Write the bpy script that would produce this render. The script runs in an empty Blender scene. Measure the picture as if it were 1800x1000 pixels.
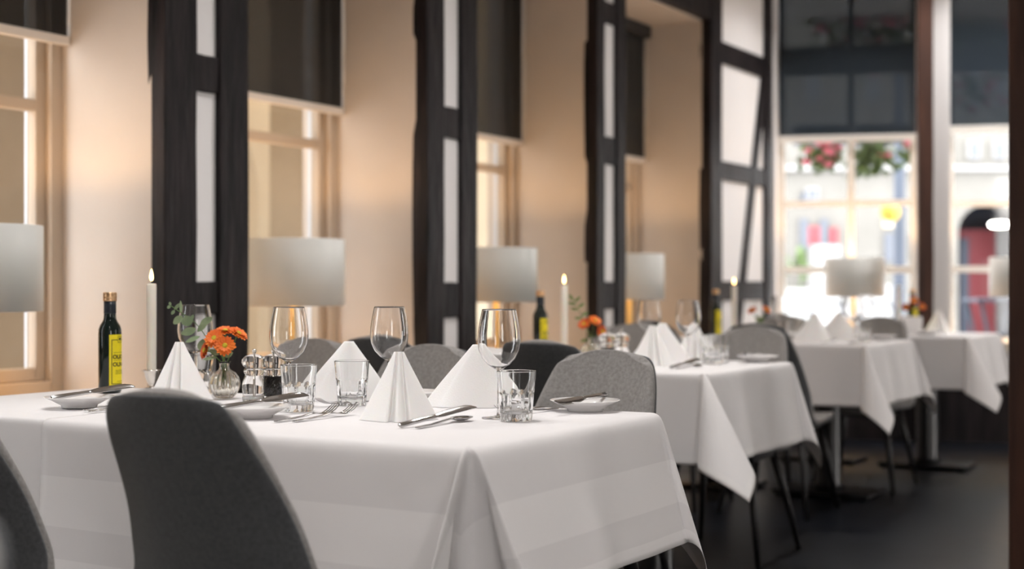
import bpy, bmesh, math, random
from mathutils import Vector, Matrix
random.seed(7)
scene = bpy.context.scene
COL = scene.collection
PI = math.pi

# ------------------------------------------------------------------ camera numbers
YAW = math.radians(30.3); CY, SY = math.cos(YAW), math.sin(YAW)
F, HZ, EYE = 2500.0, 503.0, 1.02

def at(px, d):
    """ground point on the bearing of a picture column, d metres ahead of the eye"""
    k = (px - 900) / F
    return d * (CY + k * SY), d * (SY - k * CY)

def hz(py, d):
    return EYE - (py - HZ) * d / F

# ------------------------------------------------------------------ materials
def new_mat(name):
    m = bpy.data.materials.new(name); m.use_nodes = True
    nt = m.node_tree; nt.nodes.clear()
    out = nt.nodes.new('ShaderNodeOutputMaterial')
    return m, nt, out

def pmat(name, col, rough=.5, metal=0., col2=None, scale=8., stretch=(1, 1, 1), bump=0., bump_scale=None,
         trans=0., ior=1.45, spec=.5, emis=None, estr=0., sheen=0., detail=4., coat=0., sub=0.):
    m, nt, out = new_mat(name)
    b = nt.nodes.new('ShaderNodeBsdfPrincipled')
    nt.links.new(b.outputs[0], out.inputs[0])
    b.inputs['Base Color'].default_value = (*col, 1)
    b.inputs['Roughness'].default_value = rough
    b.inputs['Metallic'].default_value = metal
    b.inputs['Transmission Weight'].default_value = trans
    b.inputs['IOR'].default_value = ior
    b.inputs['Specular IOR Level'].default_value = spec
    b.inputs['Sheen Weight'].default_value = sheen
    b.inputs['Coat Weight'].default_value = coat
    if sub:
        b.inputs['Subsurface Weight'].default_value = sub
        b.inputs['Subsurface Radius'].default_value = (.02, .012, .008)
        b.inputs['Subsurface Scale'].default_value = .5
    if emis:
        b.inputs['Emission Color'].default_value = (*emis, 1)
        b.inputs['Emission Strength'].default_value = estr
    if col2 or bump:
        tc = nt.nodes.new('ShaderNodeTexCoord'); mp = nt.nodes.new('ShaderNodeMapping')
        mp.inputs['Scale'].default_value = stretch
        nt.links.new(tc.outputs['Object'], mp.inputs[0])
        n = nt.nodes.new('ShaderNodeTexNoise'); n.inputs['Scale'].default_value = scale; n.inputs['Detail'].default_value = detail
        nt.links.new(mp.outputs[0], n.inputs['Vector'])
        if col2:
            r = nt.nodes.new('ShaderNodeValToRGB')
            r.color_ramp.elements[0].position = .32; r.color_ramp.elements[1].position = .68
            r.color_ramp.elements[0].color = (*col, 1); r.color_ramp.elements[1].color = (*col2, 1)
            nt.links.new(n.outputs[0], r.inputs[0]); nt.links.new(r.outputs[0], b.inputs['Base Color'])
        if bump:
            n2 = n
            if bump_scale:
                n2 = nt.nodes.new('ShaderNodeTexNoise'); n2.inputs['Scale'].default_value = bump_scale; n2.inputs['Detail'].default_value = 3
                nt.links.new(mp.outputs[0], n2.inputs['Vector'])
            bp = nt.nodes.new('ShaderNodeBump'); bp.inputs['Strength'].default_value = bump; bp.inputs['Distance'].default_value = .01
            nt.links.new(n2.outputs[0], bp.inputs['Height']); nt.links.new(bp.outputs[0], b.inputs['Normal'])
    return m

def pane_mat(name, tint=(1, 1, 1), ior=1.5):
    m, nt, out = new_mat(name)
    t = nt.nodes.new('ShaderNodeBsdfTransparent'); t.inputs[0].default_value = (*tint, 1)
    g = nt.nodes.new('ShaderNodeBsdfGlossy'); g.inputs['Roughness'].default_value = .02
    f = nt.nodes.new('ShaderNodeFresnel')
    ge = nt.nodes.new('ShaderNodeNewGeometry'); ma = nt.nodes.new('ShaderNodeMath'); ma.operation = 'MULTIPLY_ADD'   # same reflection on both faces of the sheet
    ma.inputs[1].default_value = 1 / ior - ior; ma.inputs[2].default_value = ior
    nt.links.new(ge.outputs['Backfacing'], ma.inputs[0]); nt.links.new(ma.outputs[0], f.inputs[0])
    mx = nt.nodes.new('ShaderNodeMixShader')
    nt.links.new(f.outputs[0], mx.inputs[0]); nt.links.new(t.outputs[0], mx.inputs[1]); nt.links.new(g.outputs[0], mx.inputs[2])
    nt.links.new(mx.outputs[0], out.inputs[0])
    return m

def screen_mat(name, col, openness):
    """woven sun screen: tiny holes let part of the light straight through"""
    m, nt, out = new_mat(name)
    t = nt.nodes.new('ShaderNodeBsdfTransparent')
    d = nt.nodes.new('ShaderNodeBsdfPrincipled'); d.inputs['Base Color'].default_value = (*col, 1); d.inputs['Roughness'].default_value = .7
    mx = nt.nodes.new('ShaderNodeMixShader'); mx.inputs[0].default_value = openness
    nt.links.new(d.outputs[0], mx.inputs[1]); nt.links.new(t.outputs[0], mx.inputs[2]); nt.links.new(mx.outputs[0], out.inputs[0])
    return m

def cloth_mat(name, col, band, lo, hi):
    """white damask: a satin band runs parallel to the hem (UV = metres from the nearest hem)"""
    m, nt, out = new_mat(name)
    b = nt.nodes.new('ShaderNodeBsdfPrincipled'); nt.links.new(b.outputs[0], out.inputs[0])
    b.inputs['Roughness'].default_value = .8; b.inputs['Sheen Weight'].default_value = .15; b.inputs['Specular IOR Level'].default_value = .3
    uv = nt.nodes.new('ShaderNodeUVMap'); uv.uv_map = 'hem'
    sx = nt.nodes.new('ShaderNodeSeparateXYZ'); nt.links.new(uv.outputs[0], sx.inputs[0])
    a = nt.nodes.new('ShaderNodeMath'); a.operation = 'GREATER_THAN'; a.inputs[1].default_value = lo; nt.links.new(sx.outputs[0], a.inputs[0])
    c = nt.nodes.new('ShaderNodeMath'); c.operation = 'LESS_THAN'; c.inputs[1].default_value = hi; nt.links.new(sx.outputs[0], c.inputs[0])
    x = nt.nodes.new('ShaderNodeMath'); x.operation = 'MULTIPLY'; nt.links.new(a.outputs[0], x.inputs[0]); nt.links.new(c.outputs[0], x.inputs[1])
    h = nt.nodes.new('ShaderNodeMath'); h.operation = 'LESS_THAN'; h.inputs[1].default_value = .028; nt.links.new(sx.outputs[0], h.inputs[0])
    s = nt.nodes.new('ShaderNodeMath'); s.operation = 'MAXIMUM'; nt.links.new(x.outputs[0], s.inputs[0]); nt.links.new(h.outputs[0], s.inputs[1])
    mx = nt.nodes.new('ShaderNodeMix'); mx.data_type = 'RGBA'
    mx.inputs[6].default_value = (*col, 1); mx.inputs[7].default_value = (*band, 1)
    nt.links.new(s.outputs[0], mx.inputs[0]); nt.links.new(mx.outputs[2], b.inputs['Base Color'])
    tc = nt.nodes.new('ShaderNodeTexCoord')
    n1 = nt.nodes.new('ShaderNodeTexNoise'); n1.inputs['Scale'].default_value = 9; n1.inputs['Detail'].default_value = 2
    nt.links.new(tc.outputs['Object'], n1.inputs['Vector'])
    n2 = nt.nodes.new('ShaderNodeTexNoise'); n2.inputs['Scale'].default_value = 900; n2.inputs['Detail'].default_value = 1
    nt.links.new(tc.outputs['Object'], n2.inputs['Vector'])
    b1 = nt.nodes.new('ShaderNodeBump'); b1.inputs['Strength'].default_value = .25; b1.inputs['Distance'].default_value = .012
    nt.links.new(n1.outputs[0], b1.inputs['Height'])
    b2 = nt.nodes.new('ShaderNodeBump'); b2.inputs['Strength'].default_value = .1; b2.inputs['Distance'].default_value = .001
    nt.links.new(n2.outputs[0], b2.inputs['Height']); nt.links.new(b1.outputs[0], b2.inputs['Normal'])
    nt.links.new(b2.outputs[0], b.inputs['Normal'])
    return m

M = {}
M['plaster'] = pmat('cream_plaster', (.585, .515, .455), .85, col2=(.625, .555, .495), scale=3, bump=.08, bump_scale=60)
M['infill'] = pmat('white_infill', (.86, .835, .83), .85, bump=.12, bump_scale=45)
M['timber'] = pmat('black_stained_oak', (.007, .006, .007), .5, col2=(.026, .020, .021), scale=6, stretch=(3, 3, .45), bump=.9, bump_scale=13, spec=.22, detail=6)
M['brown_timber'] = pmat('brown_oak', (.030, .012, .008), .55, col2=(.075, .030, .018), scale=7, stretch=(3, 3, .3), bump=.5, bump_scale=15)
M['floor'] = pmat('dark_floor', (.004, .005, .008), .33, col2=(.009, .011, .016), scale=3, bump=.12, bump_scale=14, spec=.35)
M['ceiling'] = pmat('ceiling_white', (.7, .67, .63), .9)
M['frame'] = pmat('cream_window_paint', (.50, .41, .32), .45)
M['frame_white'] = pmat('white_window_paint', (.84, .82, .78), .45)
M['outer_frame'] = pmat('blue_white_outer_paint', (.70, .75, .82), .4)
M['pane'] = pane_mat('window_pane')
M['screen'] = screen_mat('dark_screen', (.012, .013, .014), .20)
M['screen_far'] = screen_mat('blue_dark_screen', (.010, .024, .040), .19)
M['rail'] = pmat('blind_rail', (.80, .73, .66), .4)
M['blindbox'] = pmat('blind_box', (.02, .02, .022), .5)
M['cloth'] = cloth_mat('white_damask', (.795, .772, .778), (.865, .842, .846), .085, .175)
M['cloth_plain'] = cloth_mat('white_tablecloth', (.80, .78, .785), (.82, .80, .80), -2., -1.)
M['napkin'] = pmat('white_linen', (.93, .912, .90), .85, bump=.1, bump_scale=300, sheen=.2, sub=.15)
M['shell'] = pmat('charcoal_wool', (.060, .062, .067), .9, col2=(.088, .091, .097), scale=140, bump=.25, bump_scale=500, sheen=.25)
M['pad'] = pmat('grey_wool', (.225, .212, .205), .92, col2=(.325, .31, .30), scale=130, bump=.3, bump_scale=420, sheen=.2, detail=6)
M['black_wood'] = pmat('black_wood', (.012, .011, .012), .4)
M['black_steel'] = pmat('black_steel', (.010, .010, .012), .28, metal=0., spec=.7)
M['tabletop'] = pmat('table_board', (.09, .06, .04), .5)
M['glass'] = pmat('clear_glass', (1, 1, 1), 0., trans=1., ior=1.46)
M['glass_thick'] = pmat('pressed_glass', (.98, .985, .985), .0, trans=1., ior=1.5)
M['acrylic'] = pmat('clear_acrylic', (.985, .98, .97), .02, trans=1., ior=1.49)
M['vase_glass'] = pmat('ribbed_glass', (.97, .96, .92), .0, trans=1., ior=1.5)
M['bottle'] = pmat('dark_bottle_glass', (.004, .010, .008), .06, spec=.6)
M['sleeve'] = pmat('neck_sleeve', (.008, .014, .022), .35)
M['gold'] = pmat('copper_cap', (.80, .52, .30), .28, metal=1.)
M['label'] = pmat('yellow_label', (.80, .66, .008), .5)
M['ink'] = pmat('black_ink', (.012, .010, .006), .5)
M['steel'] = pmat('cutlery_steel', (.50, .49, .49), .14, metal=1.)
M['silver'] = pmat('silver', (.75, .72, .68), .16, metal=1.)
M['porcelain'] = pmat('porcelain', (.82, .80, .79), .15, coat=.3)
M['wax'] = pmat('ivory_wax', (.86, .82, .74), .4, sub=.5)
M['wick'] = pmat('burnt_wick', (.02, .015, .01), .9)
M['flame'] = pmat('flame', (1, .7, .3), .5, emis=(1, .66, .25), estr=9)
M['pepper'] = pmat('peppercorn', (.012, .010, .010), .6, col2=(.05, .04, .035), scale=350, bump=.8, bump_scale=350)
M['petal'] = pmat('orange_petal', (.80, .13, .012), .55, col2=(.88, .24, .03), scale=60)
M['petal_dark'] = pmat('rust_petal', (.55, .06, .012), .55, col2=(.80, .18, .03), scale=60)
M['disc'] = pmat('yellow_disc', (.62, .50, .03), .7, bump=.6, bump_scale=500)
M['stem'] = pmat('green_stem', (.10, .17, .05), .6)
M['leaf'] = pmat('green_leaf', (.10, .17, .05), .5, col2=(.16, .23, .07), scale=30)
M['euca'] = pmat('eucalyptus_leaf', (.20, .27, .15), .55, col2=(.28, .35, .20), scale=30)
def shade_mat(name):
    """thick lacquered card: nearly opaque, a little light soaks through"""
    m, nt, out = new_mat(name)
    b = nt.nodes.new('ShaderNodeBsdfPrincipled'); b.inputs['Base Color'].default_value = (.88, .87, .84, 1); b.inputs['Roughness'].default_value = .35; b.inputs['Coat Weight'].default_value = .12
    t = nt.nodes.new('ShaderNodeBsdfTranslucent'); t.inputs[0].default_value = (.42, .60, .78, 1)
    mx = nt.nodes.new('ShaderNodeMixShader'); mx.inputs[0].default_value = .10
    nt.links.new(b.outputs[0], mx.inputs[1]); nt.links.new(t.outputs[0], mx.inputs[2]); nt.links.new(mx.outputs[0], out.inputs[0])
    return m
M['shade'] = shade_mat('lacquered_shade')
M['brass'] = pmat('warm_brass', (.90, .62, .22), .35, metal=.35)
M['sill'] = pmat('sill_board', (.72, .62, .50), .45)
M['stone'] = pmat('outside_stone', (.66, .55, .40), .9, col2=(.72, .62, .46), scale=2)
M['stone_dark'] = pmat('brown_stone', (.40, .31, .21), .9, col2=(.47, .37, .26), scale=2)
M['facade'] = pmat('pale_facade', (.19, .178, .158), .9, col2=(.225, .211, .19), scale=1.5)
M['facade_trim'] = pmat('facade_trim', (.40, .39, .38), .9)
M['street'] = pmat('pale_paving', (.62, .64, .67), .9, col2=(.70, .71, .73), scale=2)
M['bluegrey'] = pmat('blue_grey_paint', (.075, .09, .125), .5)
M['shopglass'] = pmat('shop_glass', (.15, .16, .185), .15)
M['red'] = pmat('red_paint', (.33, .06, .07), .5)
M['pink'] = pmat('pink_blossom', (.78, .10, .20), .6, col2=(.85, .30, .35), scale=20)
M['planter'] = pmat('white_planter', (.50, .50, .48), .5)
M['white_glow'] = pmat('lantern_glint_glow', (1, .95, .85), .3, emis=(1, .95, .88), estr=14)
M['gold_sign'] = pmat('gold_sign', (.75, .50, .10), .4, metal=.6)
M['spot'] = pmat('spot_trim', (.8, .8, .8), .4)

# ------------------------------------------------------------------ mesh helpers
def link(o, parent=None):
    COL.objects.link(o)
    if parent is not None:
        o.parent = parent
    return o

def mesh(name, verts, faces, mat, parent=None, smooth=True, loc=None, rot=None):
    me = bpy.data.meshes.new(name)
    me.from_pydata([tuple(v) for v in verts], [], faces)
    me.update()
    if smooth:
        me.polygons.foreach_set('use_smooth', [True] * len(me.polygons))
    if mat: me.materials.append(mat)
    o = link(bpy.data.objects.new(name, me), parent)
    if loc: o.location = loc
    if rot: o.rotation_euler = rot
    return o

def fix(o):
    bm = bmesh.new(); bm.from_mesh(o.data)
    bmesh.ops.remove_doubles(bm, verts=bm.verts, dist=1e-6)
    bmesh.ops.recalc_face_normals(bm, faces=bm.faces); bm.to_mesh(o.data); bm.free()
    return o

class MB:
    def __init__(s): s.v = []; s.f = []
    def add(s, vs, fs):
        b = len(s.v); s.v += [tuple(v) for v in vs]; s.f += [tuple(i + b for i in q) for q in fs]; return s
    def box(s, x0, x1, y0, y1, z0, z1):
        vs = [(x, y, z) for z in (z0, z1) for y in (y0, y1) for x in (x0, x1)]
        return s.add(vs, [(0, 2, 3, 1), (4, 5, 7, 6), (0, 1, 5, 4), (2, 6, 7, 3), (0, 4, 6, 2), (1, 3, 7, 5)])
    def lathe(s, prof, n=32, cx=0, cy=0, fn=None, closed=False):
        """prof: (r,z) list; r==0 ends become poles"""
        rows = []
        vs = []; fs = []
        for r, z in prof:
            if r < 1e-7:
                rows.append([len(vs)]); vs.append((cx, cy, z))
            else:
                row = []
                for i in range(n):
                    a = 2 * PI * i / n
                    rr = fn(r, z, a) if fn else r
                    row.append(len(vs)); vs.append((cx + rr * math.cos(a), cy + rr * math.sin(a), z))
                rows.append(row)
        pairs = list(zip(rows, rows[1:]))
        if closed: pairs.append((rows[-1], rows[0]))
        for A, B in pairs:
            if len(A) == 1 and len(B) == 1: continue
            for i in range(n):
                j = (i + 1) % n
                if len(A) == 1: fs.append((A[0], B[j], B[i]))
                elif len(B) == 1: fs.append((A[i], A[j], B[0]))
                else: fs.append((A[i], A[j], B[j], B[i]))
        return s.add(vs, fs)
    def tube(s, pts, rad, n=8):
        pts = [Vector(p) for p in pts]; k = len(pts)
        rs = rad if isinstance(rad, (list, tuple)) else [rad] * k
        vs = []; fs = []
        up = Vector((0, 0, 1))
        for i, p in enumerate(pts):
            t = (pts[min(i + 1, k - 1)] - pts[max(i - 1, 0)]).normalized()
            a = t.cross(up)
            if a.length < 1e-3: a = t.cross(Vector((1, 0, 0)))
            a.normalize(); b = t.cross(a)
            for q in range(n):
                w = 2 * PI * q / n
                vs.append(p + (a * math.cos(w) + b * math.sin(w)) * rs[i])
        for i in range(k - 1):
            for q in range(n):
                r = (q + 1) % n
                fs.append((i * n + q, i * n + r, (i + 1) * n + r, (i + 1) * n + q))
        fs.append(tuple(range(n - 1, -1, -1))); fs.append(tuple((k - 1) * n + q for q in range(n)))
        return s.add(vs, fs)
    def loft(s, st):
        """st: list of (x,y,z,w,h): rectangular section across y (w) and z (h), running along x"""
        vs = []; fs = []
        for x, y, z, w, h in st:
            vs += [(x, y - w / 2, z - h / 2), (x, y + w / 2, z - h / 2), (x, y + w / 2, z + h / 2), (x, y - w / 2, z + h / 2)]
        for i in range(len(st) - 1):
            for q in range(4):
                r = (q + 1) % 4
                fs.append((i * 4 + q, i * 4 + r, i * 4 + 4 + r, i * 4 + 4 + q))
        fs.append((3, 2, 1, 0)); e = (len(st) - 1) * 4; fs.append((e, e + 1, e + 2, e + 3))
        return s.add(vs, fs)
    def prism(s, poly, y0, y1):
        """poly in (x,z), extruded along y"""
        n = len(poly)
        vs = [(x, y0, z) for x, z in poly] + [(x, y1, z) for x, z in poly]
        fs = [tuple(range(n)), tuple(range(2 * n - 1, n - 1, -1))]
        for i in range(n):
            j = (i + 1) % n
            fs.append((i, i + n, j + n, j))
        return s.add(vs, fs)
    def obj(s, name, mat, parent=None, smooth=True, loc=None, rot=None, bevel=0, sub=0):
        o = mesh(name, s.v, s.f, mat, parent, smooth, loc, rot)
        fix(o)
        if bevel:
            m = o.modifiers.new('bevel', 'BEVEL'); m.width = bevel; m.segments = 2; m.limit_method = 'ANGLE'
        if sub:
            m = o.modifiers.new('sub', 'SUBSURF'); m.levels = sub; m.render_levels = sub
        return o

def box(name, x0, x1, y0, y1, z0, z1, mat, parent=None, bevel=.004):
    return MB().box(x0, x1, y0, y1, z0, z1).obj(name, mat, parent, smooth=False, bevel=bevel)

def empty(name, loc=(0, 0, 0), rz=0., parent=None):
    o = bpy.data.objects.new(name, None); o.empty_display_size = .05
    link(o, parent); o.location = loc; o.rotation_euler = (0, 0, rz)
    return o

def tag(o, label, cat, group=None):
    o['label'] = label; o['category'] = cat
    if group: o['group'] = group
    elif 'group' in o: del o['group']
    return o

def struct(o, label=None):
    o['kind'] = 'structure'
    if label: o['label'] = label
    return o

def thing(name, loc, rz, label, cat, group=None):
    return tag(empty(name, loc, rz), label, cat, group)

def copy_tree(o, parent=None):
    c = o.copy(); COL.objects.link(c)
    if parent is not None: c.parent = parent
    for ch in [x for x in KIDS.get(o.name, [])]:
        copy_tree(ch, c)
    return c
KIDS = {}
def index_kids(o):
    KIDS[o.name] = list(o.children)
    for c in o.children: index_kids(c)

class Proto:
    """first call uses the object that was built, later calls copy it with its parts"""
    def __init__(s, o): s.o = o; s.used = False; index_kids(o)
    def put(s, loc, rz, label, cat, group=None, tilt=None):
        o = copy_tree(s.o) if s.used else s.o
        s.used = True
        o.location = loc
        o.rotation_euler = (tilt[0], tilt[1], rz) if tilt else (0, 0, rz)
        return tag(o, label, cat, group)

def smoothstep(t): t = max(0., min(1., t)); return t * t * (3 - 2 * t)

def catmull(pts, n):
    P = [Vector(p) for p in pts]; out = []
    for k in range(n):
        t = k / (n - 1) * (len(P) - 1); i = min(int(t), len(P) - 2); u = t - i
        p0 = P[max(i - 1, 0)]; p1 = P[i]; p2 = P[i + 1]; p3 = P[min(i + 2, len(P) - 1)]
        out.append(.5 * ((2 * p1) + (-p0 + p2) * u + (2 * p0 - 5 * p1 + 4 * p2 - p3) * u * u + (-p0 + 3 * p1 - 3 * p2 + p3) * u ** 3))
    return out

# ------------------------------------------------------------------ the room
WV = 3.30          # face of the timbers on the window wall
RV = 3.36          # plaster face behind them
GV = 3.80          # plane of the windows
ZC = 3.35
NT = 2.63          # top of the window niches
SILL = .655
# timber sections on the window wall: (post0 start, end, post1 start, end)
SEC = [(1.88, 2.10, 2.21, 2.36), (3.416, 3.567, 3.678, 3.827), (4.950, 5.081, 5.217, 5.348), (6.514, 6.605, 6.746, 6.856)]
LASTPOST = (8.034, 8.217)
END_U = 9.20

struct(box('floor', -3.5, 13.2, -3.2, 4.2, -.06, 0, M['floor'], bevel=0), 'dark blue-black floor with a soft sheen')
struct(box('ceiling', -3.5, 13.2, -3.2, 4.2, ZC, ZC + .1, M['ceiling'], bevel=0))
struct(box('wall_back', -3.6, -3.5, -3.2, 4.2, 0, ZC, M['plaster'], bevel=0))
struct(box('wall_right', -3.5, 13.2, -3.3, -3.2, 0, ZC, M['plaster'], bevel=0))

# window wall: piers between the niches, breast below, head above
openings = []
prev = None
edges = [(-3.5, SEC[0][0])] 
wl = MB()
piers = [(-3.5, .9)] + [(s[0] - .0, s[3]) for s in SEC] + [(LASTPOST[0] - .0, END_U + .02)]
for a, b in piers:
    wl.box(a, b, RV, GV + .16, 0, ZC)
for (a0, a1), (b0, b1) in zip(piers, piers[1:]):
    wl.box(a1, b0, RV, GV + .16, 0, SILL - .03)
    wl.box(a1, b0, RV, GV + .16, NT, ZC)
    openings.append((a1, b0))
struct(wl.obj('wall_left', M['plaster'], smooth=False), 'cream plaster window wall with deep niches')

def timber(name, x0, x1, y0, y1, z0, z1, mat, axis='z', jit=.0025, seg=.3, label=None):
    """hand-hewn baulk: long edges wander a little"""
    mb = MB(); L = {'x': x1 - x0, 'y': y1 - y0, 'z': z1 - z0}[axis]; n = max(2, int(L / seg))
    vs = []; fs = []
    for i in range(n + 1):
        t = i / n
        j = [random.uniform(-jit, jit) for _ in range(8)]
        if axis == 'z':
            z = z0 + L * t
            q = [(x0 + j[0], y0 + j[1] * .6, z), (x1 + j[2], y0 + j[3] * .6, z), (x1 + j[4], y1, z), (x0 + j[6], y1, z)]
        else:
            x = x0 + L * t
            q = [(x, y0 + j[1] * .6, z0 + j[0]), (x, y0 + j[3] * .6, z1 + j[2]), (x, y1, z1 + j[4]), (x, y1, z0 + j[6])]
        vs += q
    for i in range(n):
        for q in range(4):
            r = (q + 1) % 4
            fs.append((i * 4 + q, i * 4 + r, i * 4 + 4 + r, i * 4 + 4 + q))
    fs.append((3, 2, 1, 0)); e = n * 4; fs.append((e, e + 1, e + 2, e + 3))
    mb.add(vs, fs)
    o = mb.obj(name, mat, smooth=False, bevel=.006)
    return struct(o, label)

NTR = [0]
def trim(*a, **k):
    NTR[0] += 1
    return timber('trim_%d' % NTR[0], *a, **k)

inf = 0
for si, (p0, p1, q0, q1) in enumerate(SEC):
    trim(p0, p1, WV, RV + .02, 0, ZC, M['timber'])
    trim(q0, q1, WV, RV + .02, 0, ZC, M['timber'])
    # rails between the two posts
    rails = {1: [(.72, .86), (1.925, 2.06)], 2: [(.78, .865), (1.655, 1.765)], 3: [(.86, .93), (1.655, 1.79), (2.40, 2.52)], 0: [(.8, .9), (1.7, 1.85)]}
    rl = {0: [(.78, .92), (1.70, 1.84)],
          1: [(.925, 1.035), (1.675, 1.80)],
          2: [(.885, 1.035), (1.655, 1.79)],
          3: [(.90, 1.045), (1.655, 1.80), (2.39, 2.505)]}[si]
    zz = 0
    for a, b in rl:
        trim(p1 - .01, q0 + .01, WV + .008, RV + .02, a, b, M['timber'], axis='x', seg=.06)
    w = MB().box(p1 - .005, q0 + .005, WV + .022, RV + .01, .0, ZC)
    inf += 1
    struct(w.obj('wall_panel_%d' % inf, M['infill'], smooth=False), 'narrow white infill panel between two black posts')
# last post, and the braced panel that runs to the corner
trim(LASTPOST[0], LASTPOST[1], WV, RV + .02, 0, ZC, M['timber'])
trim(8.98, 9.10, WV - .005, RV + .02, 0, ZC, M['timber'])
w = MB().box(LASTPOST[1] - .005, 9.00, WV + .022, RV + .01, 0, ZC); inf += 1
struct(w.obj('wall_panel_%d' % inf, M['infill'], smooth=False), 'white infill panel crossed by a diagonal black brace')
trim(LASTPOST[1] - .01, 9.0, WV + .006, RV + .02, 2.40, 2.535, M['timber'], axis='x')
trim(LASTPOST[1] - .01, 9.0, WV + .006, RV + .02, 1.675, 1.795, M['timber'], axis='x')
trim(LASTPOST[1] - .01, 9.0, WV + .006, RV + .02, .93, 1.05, M['timber'], axis='x')
NTR[0] += 1
br = MB().prism([(8.245, .0), (8.345, .0), (9.03, 2.41), (8.93, 2.41)], WV + .004, RV + .01)
struct(br.obj('trim_%d' % NTR[0], M['timber'], smooth=False, bevel=.005), 'diagonal black brace')
# lintels over the niches
for a, b in openings[1:]:
    trim(a - .03, b + .03, WV + .004, RV + .02, NT + .005, NT + .20, M['timber'], axis='x')

# windows of the window wall
BL = {1: 1.835, 2: 1.758, 3: 1.755, 4: 1.78, 0: 1.80}
for i, (a, b) in enumerate(openings):
    n = i
    w = struct(empty('window_%d' % (i + 1), ((a + b) / 2, GV, SILL)), 'cream sash window set deep in a niche, dark roller blind half down')
    hw = (b - a) / 2; H = NT - SILL
    fr = MB()
    fr.box(-hw, -hw + .05, -.03, .08, 0, H); fr.box(hw - .05, hw, -.03, .08, 0, H)
    fr.box(-hw + .05, hw - .05, -.03, .08, 0, .045); fr.box(-hw + .05, hw - .05, -.03, .08, H - .05, H)
    fr.obj('frame', M['frame'], w, smooth=False, bevel=.004)
    sa = MB()
    x0, x1 = -hw + .05, hw - .05
    sa.box(x0, x0 + .035, 0, .045, .045, H - .05); sa.box(x1 - .04, x1, 0, .045, .045, H - .05)
    zt = 1.61 - SILL
    sa.box(x0 + .035, x1 - .04, 0, .045, zt, zt + .04); sa.box(x0 + .035, x1 - .04, 0, .045, .045, .09); sa.box(x0 + .035, x1 - .04, 0, .045, H - .10, H - .05)
    sa.obj('sash', M['frame'], w, smooth=False, bevel=.004)
    MB().box(x0 + .03, x1 - .035, .018, .024, .08, H - .09).obj('glass', M['pane'], w, smooth=False)
    of = MB()
    of.box(x0 + .001, x0 + .022, .052, .075, .046, H - .051); of.box(x1 - .024, x1 - .001, .052, .075, .046, H - .051)
    of.obj('outer_frame', M['outer_frame'], w, smooth=False, bevel=.003)
    struct(MB().box(a, b, RV - .02, GV - .03, SILL - .03, SILL).obj('sill_%d' % (i + 1), M['sill'], smooth=False, bevel=.006), 'cream sill board of a window niche')
    if i > 0:
        t = thing('roller_blind', (0, 0, 0), 0,
                  ['',
                   'dark roller blind at far left, rail just below the picture top',
                   'dark roller blind over the window behind the largest whole lamp shade',
                   'dark roller blind in the narrow view right of the second pair of posts',
                   'dark roller blind seen as a black strip in the fourth niche'][i], 'blind', 'roller blinds of the window wall')
        t.location = ((a + b) / 2, GV - .06, 0)
        zb = BL[i]
        MB().box(-hw + .02, hw - .012, -.0015, .0015, zb + .03, NT - .06).obj('fabric', M['screen'], t, smooth=False)
        MB().box(-hw + .02, hw - .008, -.012, .012, zb, zb + .032).obj('bottom_rail', M['rail'], t, smooth=False, bevel=.004)
        MB().box(-hw + .01, hw - .01, -.05, .03, NT - .08, NT - .003).obj('cassette', M['blindbox'], t, smooth=False, bevel=.006)
        MB().tube([(hw - .035, -.03, NT - .08), (hw - .033, -.031, 2.05), (hw - .035, -.03, 1.9)], .0022, 6).obj('pull_cord', M['frame_white'], t)

# ------------------------------------------------------------------ far wall (turned a little from square)
O2 = Vector((9.10, 3.3)); ex = Vector((.299, -.954)).normalized(); nx = Vector((-ex.y, ex.x))
RZ2 = math.atan2(ex.y, ex.x)     # local x runs along the wall to the right, local y points outdoors
def far_t(px, o):
    k = (px - 900) / F; r = Vector((CY + k * SY, SY - k * CY))
    # O2 + ex t + nx o = d r
    b = O2 + nx * o
    det = ex.x * (-r.y) - (-r.x) * ex.y
    t = ((-b.x) * (-r.y) - (-r.x) * (-b.y)) / det
    d = ((b + ex * t).dot(Vector((CY, SY))))
    return t, d
def far_obj(name, **k):
    return empty(name, (O2.x, O2.y, 0), RZ2, **k)
WO = .42
tA0 = far_t(1367, WO)[0]; tA1 = far_t(1613, WO)[0]
tP0 = far_t(1612, 0)[0]; tP1 = far_t(1639, 0)[0]
tB0 = far_t(1663, WO)[0]; tB1 = tB0 + 1.05
FS = .62
fw = MB()
fw.box(-.3, 8.0, .02, WO + .15, 3.22, ZC)                # head
fw.box(-.3, tA0, .02, WO + .15, FS - .03, 3.22)
fw.box(tP0 + .012, tB0, .06, WO + .15, FS - .03, 3.22)
fw.box(tB1, 8.0, .02, WO + .15, FS - .03, 3.22)
struct(MB().box(-.3, 8.0, .02, WO + .15, 0, FS - .03).obj('wall_far_breast', M['timber'], smooth=False, loc=(O2.x, O2.y, 0), rot=(0, 0, RZ2)), 'black panelled breast below the far windows')
struct(fw.obj('wall_far', M['infill'], smooth=False, loc=(O2.x, O2.y, 0), rot=(0, 0, RZ2)), 'white far wall with two large windows')
pp = timber('trim_far_post', tP0, tP1, -.12, .05, 0, ZC, M['brown_timber'])
pp.name = 'trim_%d' % (NTR[0] + 1); NTR[0] += 1
pp.location = (O2.x, O2.y, 0); pp.rotation_euler = (0, 0, RZ2); pp['label'] = 'brown oak post between the two far windows'
struct(MB().box(tA0, tP0, -.02, WO, FS - .03, FS).box(tB0, tB1, -.02, WO, FS - .03, FS).obj('sill_far', M['sill'], smooth=False, bevel=.005, loc=(O2.x, O2.y, 0), rot=(0, 0, RZ2)), 'pale sill board below the far windows')

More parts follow.
